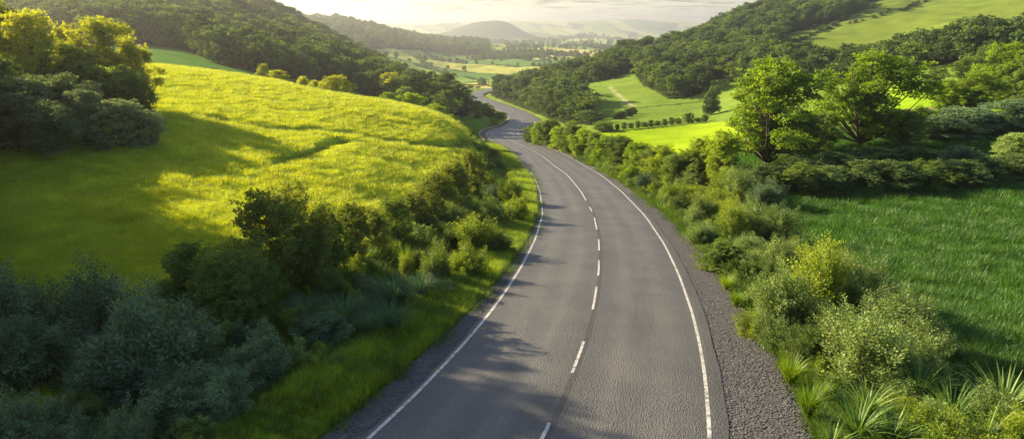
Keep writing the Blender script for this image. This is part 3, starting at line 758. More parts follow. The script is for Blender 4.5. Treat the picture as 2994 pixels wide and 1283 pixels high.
def put(kind, name, cat, x, yb, yt, w, label, group=None, mat=None, Y=None, parts=('crown', 'trunk'), rz=None, deep=.85, hs=1.):
    X_, Y_, h, r_ = spot(x, yb, yt, w, Y)
    Y2 = Y_+r_*deep*.6 if Y is None else Y_      # the foot line seen is the front of the plant
    X2 = X_*Y2/Y_
    z0, z1 = float(H(X_, Y_)), float(H(X2, Y2)); _, t = ray(x, yt); h = max(.3, CAMZ-float(t)*Y2-z1)
    return place(kind, name, cat, X2, Y2, h*hs, r_*1.04*Y2/Y_, label, group, rz, mat, parts)
TP, SH = ('crown', 'trunk'), ('foliage', 'stems')

for i in range(3):
    f_, w_ = make_tree(100+i, 10, 4.3, base=.07, lobes=76, lobr=.205, subs=20, leaves=22, leaf=.21, lowspread=.7, trunk=.24, subr=.085); proto('open%d' % i, f_, w_, 'leaf_bright', 10, 4.3)
for i in range(4):
    f_, w_ = make_tree(200+i, 10, 4.6, base=.02, lobes=60, lobr=.25, subs=20, leaves=20, leaf=.30, lowspread=.8, trunk=.2, fan=False, subr=.11); proto('round%d' % i, f_, w_, 'leaf_mid', 10, 4.6)
for i in range(5):
    f_, w_ = make_tree(300+i, 10, 4.4, base=[.10, .06, .12, .05, .08][i], lobes=[20, 24, 18, 26, 22][i], lobr=.32, subs=14, leaves=13, leaf=.55, lowspread=.8, trunk=.22, fan=False, subr=.13); proto('wood%d' % i, f_, w_, 'leaf_wood', 10, 4.4)
for i in range(4):     # clipped, fine leaved hedge shrubs
    f_, w_ = make_tree(400+i, 3.2, 2., base=.0, lobes=44, lobr=.27, subs=30, leaves=24, leaf=.10, trunk=.05, lowspread=.95, subr=.085); proto('bush%d' % i, f_, w_, 'leaf_hedge', 3.2, 2.)
for i in range(4):
    f_, w_ = make_shrub(500+i); proto('shrub%d' % i, f_, w_, 'leaf_sky_tone', 2.4, 1.6)
for i in range(4):
    f_, w_ = make_shrub(600+i, 2.2, 1.1, 260, 40, .115, .42, .1, 1.0, 6, .4, side=.07); proto('weed%d' % i, f_, w_, 'leaf_pale', 2.2, 1.1)
for i in range(3):
    proto('tussock%d' % i, make_blades(700+i, 420, .35, 1.2, .022, .55, 1.0, upright=True), None, 'blade_blue', 1.2, .9)
for i in range(3):
    proto('strap%d' % i, make_blades(750+i, 84, .14, 1.0, .048, .5, 1.0, upright=True), None, 'blade_strap', 1.0, .62)
for i in range(3):
    proto('tuft%d' % i, make_blades(780+i, 380, .30, .7, .016, .5, .9, upright=True), None, 'grass_verge', .7, .55)
print('prototypes', round(time.time()-T0, 1), sum(len(p[0].polygons) for p in PROTO.values()))
vi = [0]
def pick(base, n): vi[0] += 1; return '%s%d' % (base, vi[0] % n)
def tree(*a, kind='open', n=3, name='broadleaf_tree', cat='tree', **k): return put(pick(kind, n), name, cat, *a, **k)
def bush(*a, kind='bush', n=4, name='bush', cat='bush', parts=SH, **k): return put(pick(kind, n), name, cat, *a, parts=parts, **k)
def blade(kind, name, cat, *a, **k):
    x, yb, yt, w, label = a[:5]; X_, Y_, h, r_ = spot(x, yb, yt, w)
    key = pick(kind, 3); fm_, _, H_, R = PROTO[key]
    o = link(name, variant(fm_, k.get('mat')), None, (X_, Y_, float(H(X_, Y_))-.02), random.uniform(0, 6.28), (r_/R, r_/R, h/H_))
    setp(o, label, cat, k.get('group')); return o

exec_objects = True
# ---- left clump: tall trees behind, bushes in front
tree(105, 262, 12, 200, 'tall sunlit tree with a visible dark trunk, above the grey bushes at the left edge', mat='leaf_sun_tone', Y=66)
tree(5, 262, -40, 190, 'tall hazy golden tree cut by the left edge of the picture', mat='leaf_sun_tone', Y=70)
tree(210, 262, 60, 120, 'narrow yellow tree between the two tallest trees of the left clump', mat='leaf_sun_tone', Y=74)
tree(318, 262, 36, 190, 'broad sunlit tree with pale crown, second tall tree of the left clump', mat='leaf_sun_tone', Y=72)
tree(402, 240, 118, 118, 'small leaning tree at the right end of the left clump', mat='leaf_sun_tone', Y=74)
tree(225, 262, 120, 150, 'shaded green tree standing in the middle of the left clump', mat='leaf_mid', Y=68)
tree(-90, 262, -60, 200, 'tall tree beyond the left edge beside the hazy golden tree', mat='leaf_sun_tone', Y=72)
bush(345, 322, 185, 200, 'dark rounded bush under the small leaning tree', kind='round', mat='leaf_mid', Y=66, parts=TP, name='broadleaf_tree', cat='tree')
bush(240, 300, 170, 180, 'dark olive tree crown behind the grey bushes', kind='round', mat='leaf_mid', Y=66, parts=TP, name='broadleaf_tree', cat='tree')
bush(415, 310, 222, 70, 'low dark bush at the foot of the left clump beside the bright field', mat='leaf_mid', Y=66)
bush(20, 395, 150, 170, 'dusky tall bush at the left edge under the hazy tree', kind='round', mat='leaf_dark', Y=57, name='bush', parts=SH)
bush(95, 410, 215, 200, 'large grey green bush, leftmost of the big bushes on the field edge', kind='round', mat='leaf_grey', Y=54)
bush(190, 400, 208, 190, 'tall grey green bush in the middle of the bushes on the field edge', kind='round', mat='leaf_grey', Y=57)
bush(155, 430, 290, 170, 'low leafy grey bush at the front of the field edge clump', kind='round', mat='leaf_grey', Y=51)
bush(365, 437, 285, 175, 'rounded grey green bush nearest the shaded field', kind='round', mat='leaf_grey')
bush(268, 418, 255, 130, 'grey bush squeezed between the two round bushes of the field edge', kind='round', mat='leaf_grey', Y=55)
bush(440, 433, 345, 75, 'small bush at the right tip of the field edge clump', mat='leaf_grey')
bush(-70, 430, 180, 200, 'dark bush mass beyond the left edge by the field', kind='round', mat='leaf_dark', Y=54)
# ---- hedge between the bright field and the road
HG = 'hedge shrubs between the bright field and the road'
for x, yb, yt, w, m_, l_ in [
 (1398,540,446,56,'leaf_hedge','far rounded shrub of the hedge, just below the road bend'),
 (1375,575,440,80,'leaf_hedge','sunlit hedge shrub where the hedge turns along the bright field'),
 (1330,605,470,120,'leaf_hedge','tall dark hedge shrub between the turn of the hedge and its tallest dome'),
 (1270,650,508,130,'leaf_hedge','dark domed hedge shrub with a brown top above the verge'),
 (1205,668,565,110,'leaf_hedge','medium hedge shrub right of the low yellowish ones'),
 (1150,700,580,110,'leaf_mid','leafy mid green shrub in the middle of the hedge'),
 (1100,742,612,110,'leaf_hedge','yellow tipped hedge shrub above the tall yellow grass plant'),
 (1030,775,600,125,'leaf_hedge','hedge shrub right of the largest dark one'),
 (968,800,592,120,'leaf_mid','sunlit olive hedge shrub leaning on the largest dark one'),
 (842,862,542,262,'leaf_hedge','largest dark dome shaped shrub of the hedge with brownish top'),
 (920,840,640,130,'leaf_hedge','low dark shrub at the right foot of the largest hedge shrub'),
 (705,945,718,235,'leaf_mid','round dark green shrub left of the largest hedge shrub'),
 (565,915,712,210,'leaf_mid','round dark green shrub bordering the shaded field'),
 ]:
    bush(x, yb, yt, w, l_, mat=m_, group=HG)
# ---- shaded leafy bushes at the lower left
BG = 'blue green leafy bushes in the shaded lower left corner'
for x, yb, yt, w, l_ in [
 (470,1165,832,340,'large blue green bush with upright shoots in the middle of the lower left corner'),
 (262,1010,780,220,'blue green bush with pale top, second from the left edge'),
 (55,1060,775,240,'tall blue green bush at the left edge with feathery shoots'),
 (115,1160,905,290,'broad dark bush below the feathery one at the left edge'),
 (330,1180,960,240,'low dark bush filling the gap under the pale topped bush'),
 (560,1260,1085,230,'low blue bush at the front of the large lower left bush'),
 (770,1135,962,180,'leafy blue green bush next to the shaded roadside grass'),
 (655,1245,1085,160,'small leafy bush in the dark grass right of the low blue bush'),
 (85,1370,1130,230,'leafy bush cut by the bottom left corner'),
 (375,1380,1190,150,'small upright bush cut by the bottom edge'),
 (720,1010,945,90,'slim young bush with light green tips under the round dark shrub'),
 (220,1400,1240,180,'low bush cut by the bottom edge between two taller ones'),
 ]:
    bush(x, yb, yt, w*1.18, l_, kind='shrub', mat='leaf_sky_tone', group=BG)
bush(945, 1022, 918, 160, 'fine grey bush among the blue grass tussocks', kind='bush', mat='leaf_sky_tone')
# ---- verge left of the road
VG = 'bright shrubs on the verge left of the road'
for x, yb, yt, w, k_, m_, l_ in [
 (1370,742,622,150,'shrub','leaf_lime','large bright yellow green shrub with upright shoots on the left verge'),
 (1452,748,672,110,'shrub','leaf_mid','darker shrub on the right side of the large bright yellow green one'),
 (1362,818,722,120,'shrub','leaf_lime','bright leafy shrub below the large yellow green one'),
 (1277,826,695,100,'shrub','leaf_mid','tall green shrub left of the bright leafy one'),
 (1430,665,572,140,'shrub','leaf_mid','olive shrub with pale upright shoots on the upper left verge'),
 (1512,655,568,90,'shrub','leaf_lime','shrub close to the kerb grass on the upper left verge'),
 (1500,598,520,80,'shrub','leaf_lime','feathery green shrub on the far left verge'),
 (1440,560,500,50,'weed','leaf_lime','slim herb on the narrow far verge by the hedge'),
 (1292,868,822,90,'weed','leaf_pale','low white flowering herb below the verge shrubs'),
 (1008,880,815,44,'weed','leaf_lime','young light green sapling behind the blue tussocks')]:
    bush(x, yb, yt, w*1.1, l_, kind=k_, mat=m_, group=VG, name='shrub', cat='shrub')
blade('strap', 'tall_grass_plant', 'grass plant', 1187, 800, 700, 60, 'tall yellow feathery grass plant standing alone before the hedge', mat='leaf_lime')
bush(1190, 815, 740, 70, 'yellow green shrub at the foot of the tall feathery grass plant', kind='weed', mat='leaf_lime')
TG = 'blue green grass tussocks left of the road'
for x, yb, yt, w, l_ in [
 (895,962,852,120,'round blue grass tussock, leftmost of the row'),
 (1008,975,850,140,'blue grass tussock second from the left'),
 (1075,955,850,100,'blue grass tussock between the second and the tallest'),
 (1155,908,800,150,'largest blue grass tussock, behind the others'),
 (1148,968,882,120,'greener tussock in front of the largest one'),
 (1228,872,792,100,'tussock at the right end, beside the verge shrubs'),
 (1080,985,900,90,'low tussock in front of the row'),
 ]:
    blade('tussock', 'grass_tussock', 'tussock', x, yb, yt-12, w*1.15, l_, group=TG)
# ---- right verge, near
WG = 'pale weeds on the verge right of the gravel'
for x, yb, yt, w, k_, m_, l_ in [
 (2507,1165,905,250,'weed','leaf_pale','largest pale weed clump above the strap leaved plants'),
 (2612,1060,842,220,'weed','leaf_pale','tall pale weed clump at the edge of the right field'),
 (2665,1130,930,190,'weed','leaf_pale','grey green weed clump nearest the bottom of the right field'),
 (2520,960,758,190,'weed','leaf_pale','feathery weed clump with pointed tips beside the dark field patch'),
 (2380,950,700,210,'weed','leaf_lime','broad yellow green weed clump half way down the right verge'),
 (2455,905,740,150,'weed','leaf_pale','weed clump between the broad yellow green and the feathery one'),
 (2270,975,775,170,'weed','leaf_pale','weed clump close to the gravel, half way down the verge'),
 (2265,1035,915,130,'weed','leaf_pale','light leafy weed low beside the gravel'),
 (2200,1000,915,100,'weed','leaf_lime','small bright weed overhanging the gravel'),
 (2350,1075,950,140,'weed','leaf_mid','darker weed in the hollow between two pale clumps'),
 (2190,815,735,100,'weed','leaf_pale','wispy weed right of the round dark verge shrub'),
 (2105,802,712,120,'bush','leaf_mid','round dark green shrub on the gravel edge of the right verge'),
 (2204,805,735,100,'weed','leaf_lime','low yellow weed under the willowy shrubs'),
 (2290,830,700,120,'weed','leaf_pale','weed clump under the willowy shrub at the field corner'),
 (2725,1165,1050,80,'weed','leaf_pale','slender weed spike right of the pale clumps'),
 (2440,1060,900,150,'weed','leaf_mid','mid green weed between the largest pale clump and the verge'),
 ]:
    bush(x, yb, yt-6, w*1.15, l_, kind=k_, mat=m_, group=WG, name='weed_clump' if k_ == 'weed' else 'shrub', cat='weed' if k_ == 'weed' else 'shrub')
SG = 'strap leaved plants in the lower right corner'
for x, yb, yt, w, l_ in [
 (2680,1192,1055,125,'strap leaved plant at the top of the lower right group'),
 (2530,1232,1120,120,'strap leaved plant nearest the largest weed clump'),
 (2500,1300,1170,160,'broad strap leaved plant at the front left of the group'),
 (2605,1325,1200,130,'strap leaved plant in the bottom row, between the broad one and the middle'),
 (2775,1255,1125,140,'strap leaved plant in the middle of the lower right group'),
 (2920,1245,1090,170,'tallest strap leaved plant with upright tips at the right'),
 (2870,1325,1200,150,'strap leaved plant in the bottom row under the tallest one'),
 (2740,1340,1215,120,'strap leaved plant in the bottom row under the middle one'),
 (2970,1340,1205,120,'strap leaved plant cut by the bottom right corner'),
 (2430,1330,1245,100,'small strap leaved plant beside the gravel at the bottom edge'),
 (2690,1300,1185,100,'strap leaved plant hidden behind the bottom row'),
 (2830,1200,1110,90,'slender strap leaved plant at the dark field edge')]:
    blade('strap', 'strap_leaf_plant', 'plant', x, yb, yt-25, w*1.25, l_, group=SG)
for x, yb, yt, w, l_ in [
 (2308,1125,1025,120,'upright olive grass clump on the gravel edge'),
 (2360,1225,1105,120,'larger olive grass clump below the upright one on the gravel edge'),
 (2122,852,790,70,'small bright grass clump below the round dark shrub'),
 (2400,1170,1100,80,'grass clump in the shade of the largest weed clump'),
 (2150,900,840,60,'grass clump overhanging the gravel half way down')]:
    blade('tuft', 'grass_clump', 'grass clump', x, yb, yt, w, l_, group='grass clumps on the gravel edge')
# willowy shrubs further up the right verge
for x, yb, yt, w, k_, m_, l_ in [
 (2166,600,492,120,'weed','leaf_pale','silvery willow shrub below the first big tree'),
 (2113,585,492,120,'weed','leaf_lime','light green willow shrub left of the silvery one'),
 (2205,705,570,150,'weed','leaf_pale','tall willowy shrub where the right field begins'),
 (2270,735,595,140,'weed','leaf_pale','tall willowy shrub at the corner of the right field'),
 (2140,700,600,110,'weed','leaf_lime','yellowish willow shrub half way up the verge'),
 (2240,620,520,120,'weed','leaf_sky_tone','bluish willow shrub in front of the dark bushes'),
 (2063,655,555,110,'weed','leaf_mid','grey green shrub above the round dark one'),
 (2025,665,600,80,'weed','leaf_pale','small pale shrub near the gravel, up the verge'),
 (2003,545,440,120,'bush','leaf_mid','round mid green bush on the verge left of the first big tree'),
 (2060,540,405,120,'bush','leaf_lime','yellow green bushy sapling beside the first big tree'),
 (1935,530,425,105,'bush','leaf_lime','sunlit bush in the roadside row, nearest the big trees'),
 (1880,560,505,70,'weed','leaf_sky_tone','small bluish shrub at the front of the roadside row'),
 (1965,600,540,80,'weed','leaf_lime','low bright shrub under the roadside row')]:
    bush(x, yb, yt, w, l_, kind=k_, mat=m_, group='shrubs on the upper right verge', name='shrub', cat='shrub')
# roadside row beyond
RG = 'row of bushes along the right side of the road'
for i, (x, yb, yt, w) in enumerate([(1556,420,362,56),(1583,428,352,60),(1606,432,345,70),(1632,440,368,60),(1667,448,350,84),(1704,458,374,80),(1740,465,385,74),(1776,478,392,82),(1815,488,394,92),(1868,500,412,90),(1905,512,425,70),(1848,530,484,70),(1978,545,452,90)]):
    l_ = ['first and smallest bush of the roadside row, at the bend', 'second bush of the roadside row from the bend', 'tall dark bush third in the roadside row from the bend', 'fourth bush of the roadside row, lower than its neighbours', 'tallest bush of the roadside row, fifth from the bend', 'sixth bush of the roadside row from the bend, round', 'seventh bush of the roadside row, bright on its left', 'eighth bush of the roadside row, before the vivid field', 'ninth bush of the roadside row, wide and leafy', 'tenth bush of the roadside row, covering the corner of the vivid field', 'eleventh bush of the roadside row, near the light green one', 'small grey shrub in front of the ninth bush', 'last bush of the roadside row before the willows'][i]
    bush(x, yb, yt, w, l_, kind='round' if i < 11 else 'bush', mat=['leaf_mid', 'leaf_bright', 'leaf_mid', 'leaf_bright'][i % 4], group=RG)
# the two big trees

tree(2243, 490, 158, 300, 'left one of the two big bright green trees, with dark branching trunk', kind='open', deep=0, rz=.4)
vi[0] += 2
tree(2516, 430, 138, 300, 'right one of the two big bright green trees, further from the road', kind='open', deep=0, rz=2.1)
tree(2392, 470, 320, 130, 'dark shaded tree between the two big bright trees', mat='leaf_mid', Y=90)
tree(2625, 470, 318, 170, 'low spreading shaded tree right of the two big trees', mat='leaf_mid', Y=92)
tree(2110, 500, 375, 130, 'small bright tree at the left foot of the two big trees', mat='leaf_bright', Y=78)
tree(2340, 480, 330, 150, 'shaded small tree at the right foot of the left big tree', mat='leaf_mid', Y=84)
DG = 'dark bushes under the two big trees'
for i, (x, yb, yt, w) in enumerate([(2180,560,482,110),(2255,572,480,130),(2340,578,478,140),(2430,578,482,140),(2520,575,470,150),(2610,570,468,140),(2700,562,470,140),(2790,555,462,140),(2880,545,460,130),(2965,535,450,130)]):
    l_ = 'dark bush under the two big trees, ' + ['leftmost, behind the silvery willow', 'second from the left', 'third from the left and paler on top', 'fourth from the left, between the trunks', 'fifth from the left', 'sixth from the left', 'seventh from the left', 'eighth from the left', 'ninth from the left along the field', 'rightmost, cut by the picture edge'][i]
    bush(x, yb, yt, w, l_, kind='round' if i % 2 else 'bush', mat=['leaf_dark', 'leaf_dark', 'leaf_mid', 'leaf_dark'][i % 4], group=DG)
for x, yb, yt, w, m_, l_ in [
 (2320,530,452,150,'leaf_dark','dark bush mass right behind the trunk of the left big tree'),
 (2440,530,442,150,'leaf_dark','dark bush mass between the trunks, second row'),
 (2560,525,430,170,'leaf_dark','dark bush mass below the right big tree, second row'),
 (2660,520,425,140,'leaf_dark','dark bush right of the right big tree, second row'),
 (2792,530,424,110,'leaf_sky_tone','pale grey bush standing above the dark bushes at the right'),
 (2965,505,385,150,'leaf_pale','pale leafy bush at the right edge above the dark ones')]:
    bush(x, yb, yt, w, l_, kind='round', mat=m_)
# right hand group of trees beyond
for x, yb, yt, w, k_, m_, l_ in [
 (2795,415,312,210,'round','leaf_sky_tone','wide grey green bush under the right hand trees'),
 (2720,412,335,110,'round','leaf_sky_tone','small grey bush left of the wide grey green one'),
 (2950,390,285,170,'round','leaf_sky_tone','pale blue green rounded bush at the right edge'),
 (2900,400,330,120,'round','leaf_dark','dark bush between the wide grey one and the right edge'),
 (2731,285,195,76,'round','leaf_mid','round tree standing alone in the sunlit far right field'),
 (2757,345,238,84,'round','leaf_bright','light tree in front of the round lone tree at the right'),
 (2830,345,205,160,'open','leaf_bright','broad bright tree in the right hand group'),
 (2822,270,160,90,'round','leaf_mid','small crown behind the broad bright tree at the right'),
 (2925,320,112,150,'open','leaf_bright','tall bright tree near the right edge'),
 (2988,330,150,130,'open','leaf_mid','tree cut by the right edge above the pale bush'),
 (3080,400,110,180,'open','leaf_mid','tree beyond the right edge'),
 (2880,250,130,110,'round','leaf_mid','dusky crown between the tall bright tree and the wood behind')]:
    tree(x, yb, yt, w, l_, kind=k_, n=3, mat=m_, name='broadleaf_tree' if 'tree' in l_ or 'crown' in l_ else 'bush', cat='tree' if 'tree' in l_ or 'crown' in l_ else 'bush', parts=TP if 'tree' in l_ or 'crown' in l_ else SH)
# trees dotted behind the crest of the bright field
CG = 'round trees behind the crest of the bright field'
for x, yt, w, Y, l_ in [
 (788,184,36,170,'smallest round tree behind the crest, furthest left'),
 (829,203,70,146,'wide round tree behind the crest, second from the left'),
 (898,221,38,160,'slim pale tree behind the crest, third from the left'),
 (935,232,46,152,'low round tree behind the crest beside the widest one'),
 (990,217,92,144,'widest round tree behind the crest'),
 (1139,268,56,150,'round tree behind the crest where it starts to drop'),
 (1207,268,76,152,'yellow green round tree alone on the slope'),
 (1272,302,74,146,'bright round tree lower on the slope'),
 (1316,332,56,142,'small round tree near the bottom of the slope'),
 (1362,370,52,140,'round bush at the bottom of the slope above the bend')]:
    tree(x, 400, yt, w, l_, kind='round', n=4, mat='leaf_bright' if x > 1100 else 'leaf_sun_tone', Y=Y, group=CG)
tree(1142, 300, 208, 84, 'tall golden tree at the edge of the wood beyond the crest', kind='round', n=4, mat='leaf_sun_tone', Y=250)
tree(775, 222, 130, 80, 'pale crowned tall tree at the foot of the left hill', kind='round', n=4, mat='leaf_sun_tone', Y=262)
tree(925, 240, 172, 60, 'yellowish tree in the wood at the foot of the left hill', kind='round', n=4, mat='leaf_sun_tone', Y=262)
for i, (x, yt, w) in enumerate([(1240,236,34),(1262,240,30),(1284,238,34),(1308,241,30),(1330,240,30),(1352,246,26),(1376,247,24),(1398,250,22)]):
    tree(x, 262, yt, w, 'small dark tree of the row beyond the far end of the road', kind='wood', n=5, mat='leaf_wood', Y=690, group='row of trees beyond the far end of the road')
# shrubs in the hollow left of the bend and other single trees
for x, yb, yt, w, k_, m_, l_ in [
 (1460,350,326,46,'round','leaf_mid','round bush nearest the inside of the far bend'),
 (1435,345,318,40,'round','leaf_mid','bush second from the far bend, left of the round one'),
 (1418,338,300,44,'round','leaf_mid','bush in the middle of the thicket left of the road'),
 (1392,330,292,44,'round','leaf_mid','olive bush at the upper end of the thicket left of the road'),
 (1398,348,320,34,'round','leaf_bright','low bush on the lower edge of the thicket left of the road'),
 (1445,372,345,32,'round','leaf_bright','small bush in the hollow behind the kerb'),
 (1725,366,322,82,'round','leaf_dark','dark bush at the corner of the mid fields'),
 (1762,386,354,72,'round','leaf_mid','low bush below the dark one at the field corner'),
 (1800,350,330,24,'round','leaf_dark','dark small bush, lowest of the slanting hedge'),
 (1818,348,323,26,'round','leaf_dark','second bush of the slanting hedge in the mid field'),
 (1836,342,316,26,'round','leaf_dark','third bush of the slanting hedge in the mid field'),
 (1850,335,312,22,'round','leaf_mid','top bush of the slanting hedge in the mid field'),
 (2070,338,270,46,'round','leaf_dark','dark tree left of the first big tree'),
 (2084,335,247,42,'round','leaf_dark','taller dark tree touching the crown of the first big tree'),
 (2012,362,328,30,'round','leaf_mid','tallest bush of the field hedge'),
 ]:
    tree(x, yb, yt, w, l_, kind=k_, n=4, mat=m_, name='broadleaf_tree' if 'tree' in l_ else 'bush', cat='tree' if 'tree' in l_ else 'bush', parts=TP if 'tree' in l_ else SH)
for i, x in enumerate(np.linspace(1785, 2060, 15)):
    if abs(x-2012) < 12: continue
    yb = 382-(x-1785)/275*26+random.uniform(-1, 1)
    bush(float(x), yb, yb-random.uniform(13, 24), random.uniform(15, 26), 'small hedge bush on the near edge of the mid field, above the vivid field', kind='round', mat=random.choice(['leaf_mid', 'leaf_mid', 'leaf_dark']), group='low hedge above the vivid field')
for pw, nm_, lab in ((line_w[0], 22, 'low dark hedge bush of the long curved hedge on the upper right pasture'), (line_w[1], 20, 'low hedge bush of the thinner upper hedge on the upper right pasture')):
    P_ = np.array(pw); sL = np.concatenate([[0], np.cumsum(np.hypot(*np.diff(P_, axis=0).T))])
    for q_ in np.linspace(0, sL[-1], nm_):
        x_ = float(np.interp(q_+random.uniform(-2, 2), sL, P_[:, 0])); y_ = float(np.interp(q_, sL, P_[:, 1])); h_ = random.uniform(1.6, 3.4)
        place(pick('wood', 5), 'hedge_bush', 'bush', x_, y_, h_, h_*random.uniform(.7, 1.2), lab, 'hedges on the upper right pasture', mat='leaf_dark', parts=SH)
# lower weeds that close the verge right of the gravel
for i in range(64):
    y_ = 15.5*math.exp(random.random()*math.log(150/15.5)); g0 = float(np.interp(y_, RY, lipR+gw)); o_ = g0+.5+random.random()**.8*(5.5 if y_ < 60 else 7.5)
    k_ = int(iY(y_)); X_, Y_ = RX[k_]+RN[k_, 0]*o_, RY[k_]+RN[k_, 1]*o_; h_ = random.uniform(.6, 1.5)*(.8+.4*(o_-g0)/6)*(1+y_/150)
    place(pick('weed', 4) if random.random() < .75 else pick('shrub', 4), 'weed_clump', 'weed', float(X_), float(Y_), h_, h_*random.uniform(.6, .9), 'low leafy weed filling the gaps of the verge right of the gravel', 'low weeds closing the right verge', mat=random.choice(['leaf_lime', 'leaf_pale', 'leaf_lime', 'leaf_mid']), parts=SH)
for i in range(34):
    y_ = 14*math.exp(random.random()*math.log(130/14)); g0 = float(np.interp(y_, RY, -lipL+gwl)); k_ = int(iY(y_)); span = max(1.5, float(RX[k_]-hedge_x(y_))-g0-4.5)
    o_ = -(g0+3.8+random.random()*span); X_, Y_ = RX[k_]+RN[k_, 0]*o_, RY[k_]+RN[k_, 1]*o_; h_ = random.uniform(.5, 1.3)*(1+y_/200)
    place(pick('weed', 4), 'weed_clump', 'weed', float(X_), float(Y_), h_, h_*random.uniform(.6, 1.), 'low leafy weed in the grass between the hedge and the road', 'low weeds left of the road', mat=random.choice(['leaf_lime', 'leaf_mid', 'leaf_sky_tone', 'leaf_mid']), parts=SH)
# belt of trees left of the picture that shades the lower left corner
SHB = 'belt of trees beyond the left edge of the picture'
for bx, by, h_, r_ in [(-75,82,18,7),(-68,74,16.5,6.5),(-62,68,15.5,6.5),(-57,61,15.5,6.5),(-51,56,15,6),(-47.5,51,16.5,6),(-43,46.5,17.6,6.5),(-38.5,42,17.6,6.5),(-34.5,37,16.6,6),(-30,32,13.5,5.5),(-25.5,27,11.5,4.5),(-45.4,48.8,16.6,6),(-40.7,44.2,17.4,6),(-36.4,39.6,17.4,6),(-32.4,34.6,15.4,5.5),(-27.8,29.6,12.8,5),(-21,22,10.5,4),(-84,78,15,7),(-74,66,14,7),(-64,57,14,7),(-55,49,14,6.5),(-46,41,13,6),(-38,33,12,5.5),(-31,26,10.5,5)]:
    place(pick('round', 4), 'broadleaf_tree', 'tree', bx-3.4, by-1.6, h_*1.16, r_, 'tree of the belt beyond the left edge of the picture', SHB, mat='leaf_mid')
print('plants', round(time.time()-T0, 1))

# ------------------------------------------------------------------ woods
def scatter(name, pts, rz, sc, idx, meshes, label=None, tilt=None):
    """one object: copies of the given meshes on the points"""
    me = bpy.data.meshes.new(name); n = len(pts)
    me.vertices.add(n); me.vertices.foreach_set('co', np.asarray(pts, np.float32).ravel())
    a = me.attributes.new('rz', 'FLOAT_VECTOR', 'POINT'); r3 = np.zeros((n, 3), np.float32); r3[:, 2] = rz
    if tilt is not None: r3[:, 0] = tilt
    a.data.foreach_set('vector', r3.ravel())
    a = me.attributes.new('sc', 'FLOAT_VECTOR', 'POINT'); a.data.foreach_set('vector', np.asarray(sc, np.float32).ravel())
    a = me.attributes.new('ix', 'INT', 'POINT'); a.data.foreach_set('value', np.asarray(idx, np.int32))
    o = link(name, me); g = bpy.data.node_groups.new(name, 'GeometryNodeTree')
    g.interface.new_socket('Geometry', in_out='INPUT', socket_type='NodeSocketGeometry'); g.interface.new_socket('Geometry', in_out='OUTPUT', socket_type='NodeSocketGeometry')
    gi = N(g, 'NodeGroupInput'); go = N(g, 'NodeGroupOutput'); ip = N(g, 'GeometryNodeInstanceOnPoints'); jn = N(g, 'GeometryNodeJoinGeometry')
    ip.inputs['Pick Instance'].default_value = True
    def named(nm, ty):
        a_ = N(g, 'GeometryNodeInputNamedAttribute', data_type=ty); a_.inputs[0].default_value = nm; return a_.outputs['Attribute']
    g.links.new(gi.outputs[0], ip.inputs['Points']); g.links.new(named('rz', 'FLOAT_VECTOR'), ip.inputs['Rotation']); g.links.new(named('sc', 'FLOAT_VECTOR'), ip.inputs['Scale']); g.links.new(named('ix', 'INT'), ip.inputs['Instance Index'])
    for m_ in meshes:
        so_ = bpy.data.objects.new(m_.name, m_)
        oi = N(g, 'GeometryNodeObjectInfo'); oi.inputs['Object'].default_value = so_; oi.inputs['As Instance'].default_value = True
        g.links.new(oi.outputs['Geometry'], jn.inputs[0])
    g.links.new(jn.outputs[0], ip.inputs['Instance']); g.links.new(ip.outputs[0], go.inputs[0])
    o.modifiers.new('scatter', 'NODES').node_group = g
    return structure(o, 'stuff', label)
def cells(y0, y1, step, amax=1.02, rng=RNG):
    X_, Y_ = np.meshgrid(np.arange(-y1*amax, y1*amax, step), np.arange(y0, y1, step))
    X_ = (X_+rng.uniform(-.45, .45, X_.shape)*step).ravel(); Y_ = (Y_+rng.uniform(-.45, .45, Y_.shape)*step).ravel()
    k = (np.abs(X_) < Y_*amax) & (Y_ > y0); return X_[k], Y_[k]
WX, WY, WS = [], [], []
for y0, y1, st_, s_ in [(170, 420, 6.2, 1.), (420, 760, 7.6, 1.05), (760, 1100, 9., 1.1), (1100, 1700, 13, 1.35), (1700, 2600, 19, 1.8)]:
    x_, y_ = cells(y0, y1, st_); z_ = H(x_, y_); px_, py_ = project(x_, y_, z_)
    k = wood_mask(px_, py_, y_) & (px_ > -250) & (px_ < 3250) & (py_ > -190) & ((y_ > 755) | (np.abs(road_dist(x_, y_)) > 12))
    # sparser, uneven margins and small glades
    k &= (fbm(x_/60, y_/60, 3, 77) > .30) | (y_ < 520)
    WX.append(x_[k]); WY.append(y_[k]); WS.append(np.full(k.sum(), s_))
# woods and field hedges of the far plain
x_, y_ = cells(700, 2700, 15, .62); f1, f2, idv = plain_field(x_, y_); z_ = H(x_, y_); px_, py_ = project(x_, y_, z_)
farw = (fbm(x_/170, y_/330, 4, 91) > .63) & (y_ > 1500)
k = ((f2-f1 < .045) & (fbm(x_/80, y_/80, 2, 3) > .44) | farw) & (px_ > 1100) & (px_ < 2300) & ~wood_mask(px_, py_, y_)
WX.append(x_[k]); WY.append(y_[k]); WS.append(np.full(k.sum(), .85))
x_, y_ = cells(2700, 5200, 40, .62); f1, f2, idv = plain_field(x_, y_)
k = ((f2-f1 < .06) & (fbm(x_/120, y_/120, 2, 3) > .45) | (fbm(x_/170, y_/330, 4, 91) > .63)) & (np.hypot((x_+190)/560, (y_-4700)/700) > 1)
z_ = H(x_, y_); px_, py_ = project(x_, y_, z_); k &= (px_ > 900) & (px_ < 2500)
WX.append(x_[k]); WY.append(y_[k]); WS.append(np.full(k.sum(), 1.7))
WX, WY, WS = map(np.concatenate, (WX, WY, WS)); WZ = H(WX, WY)
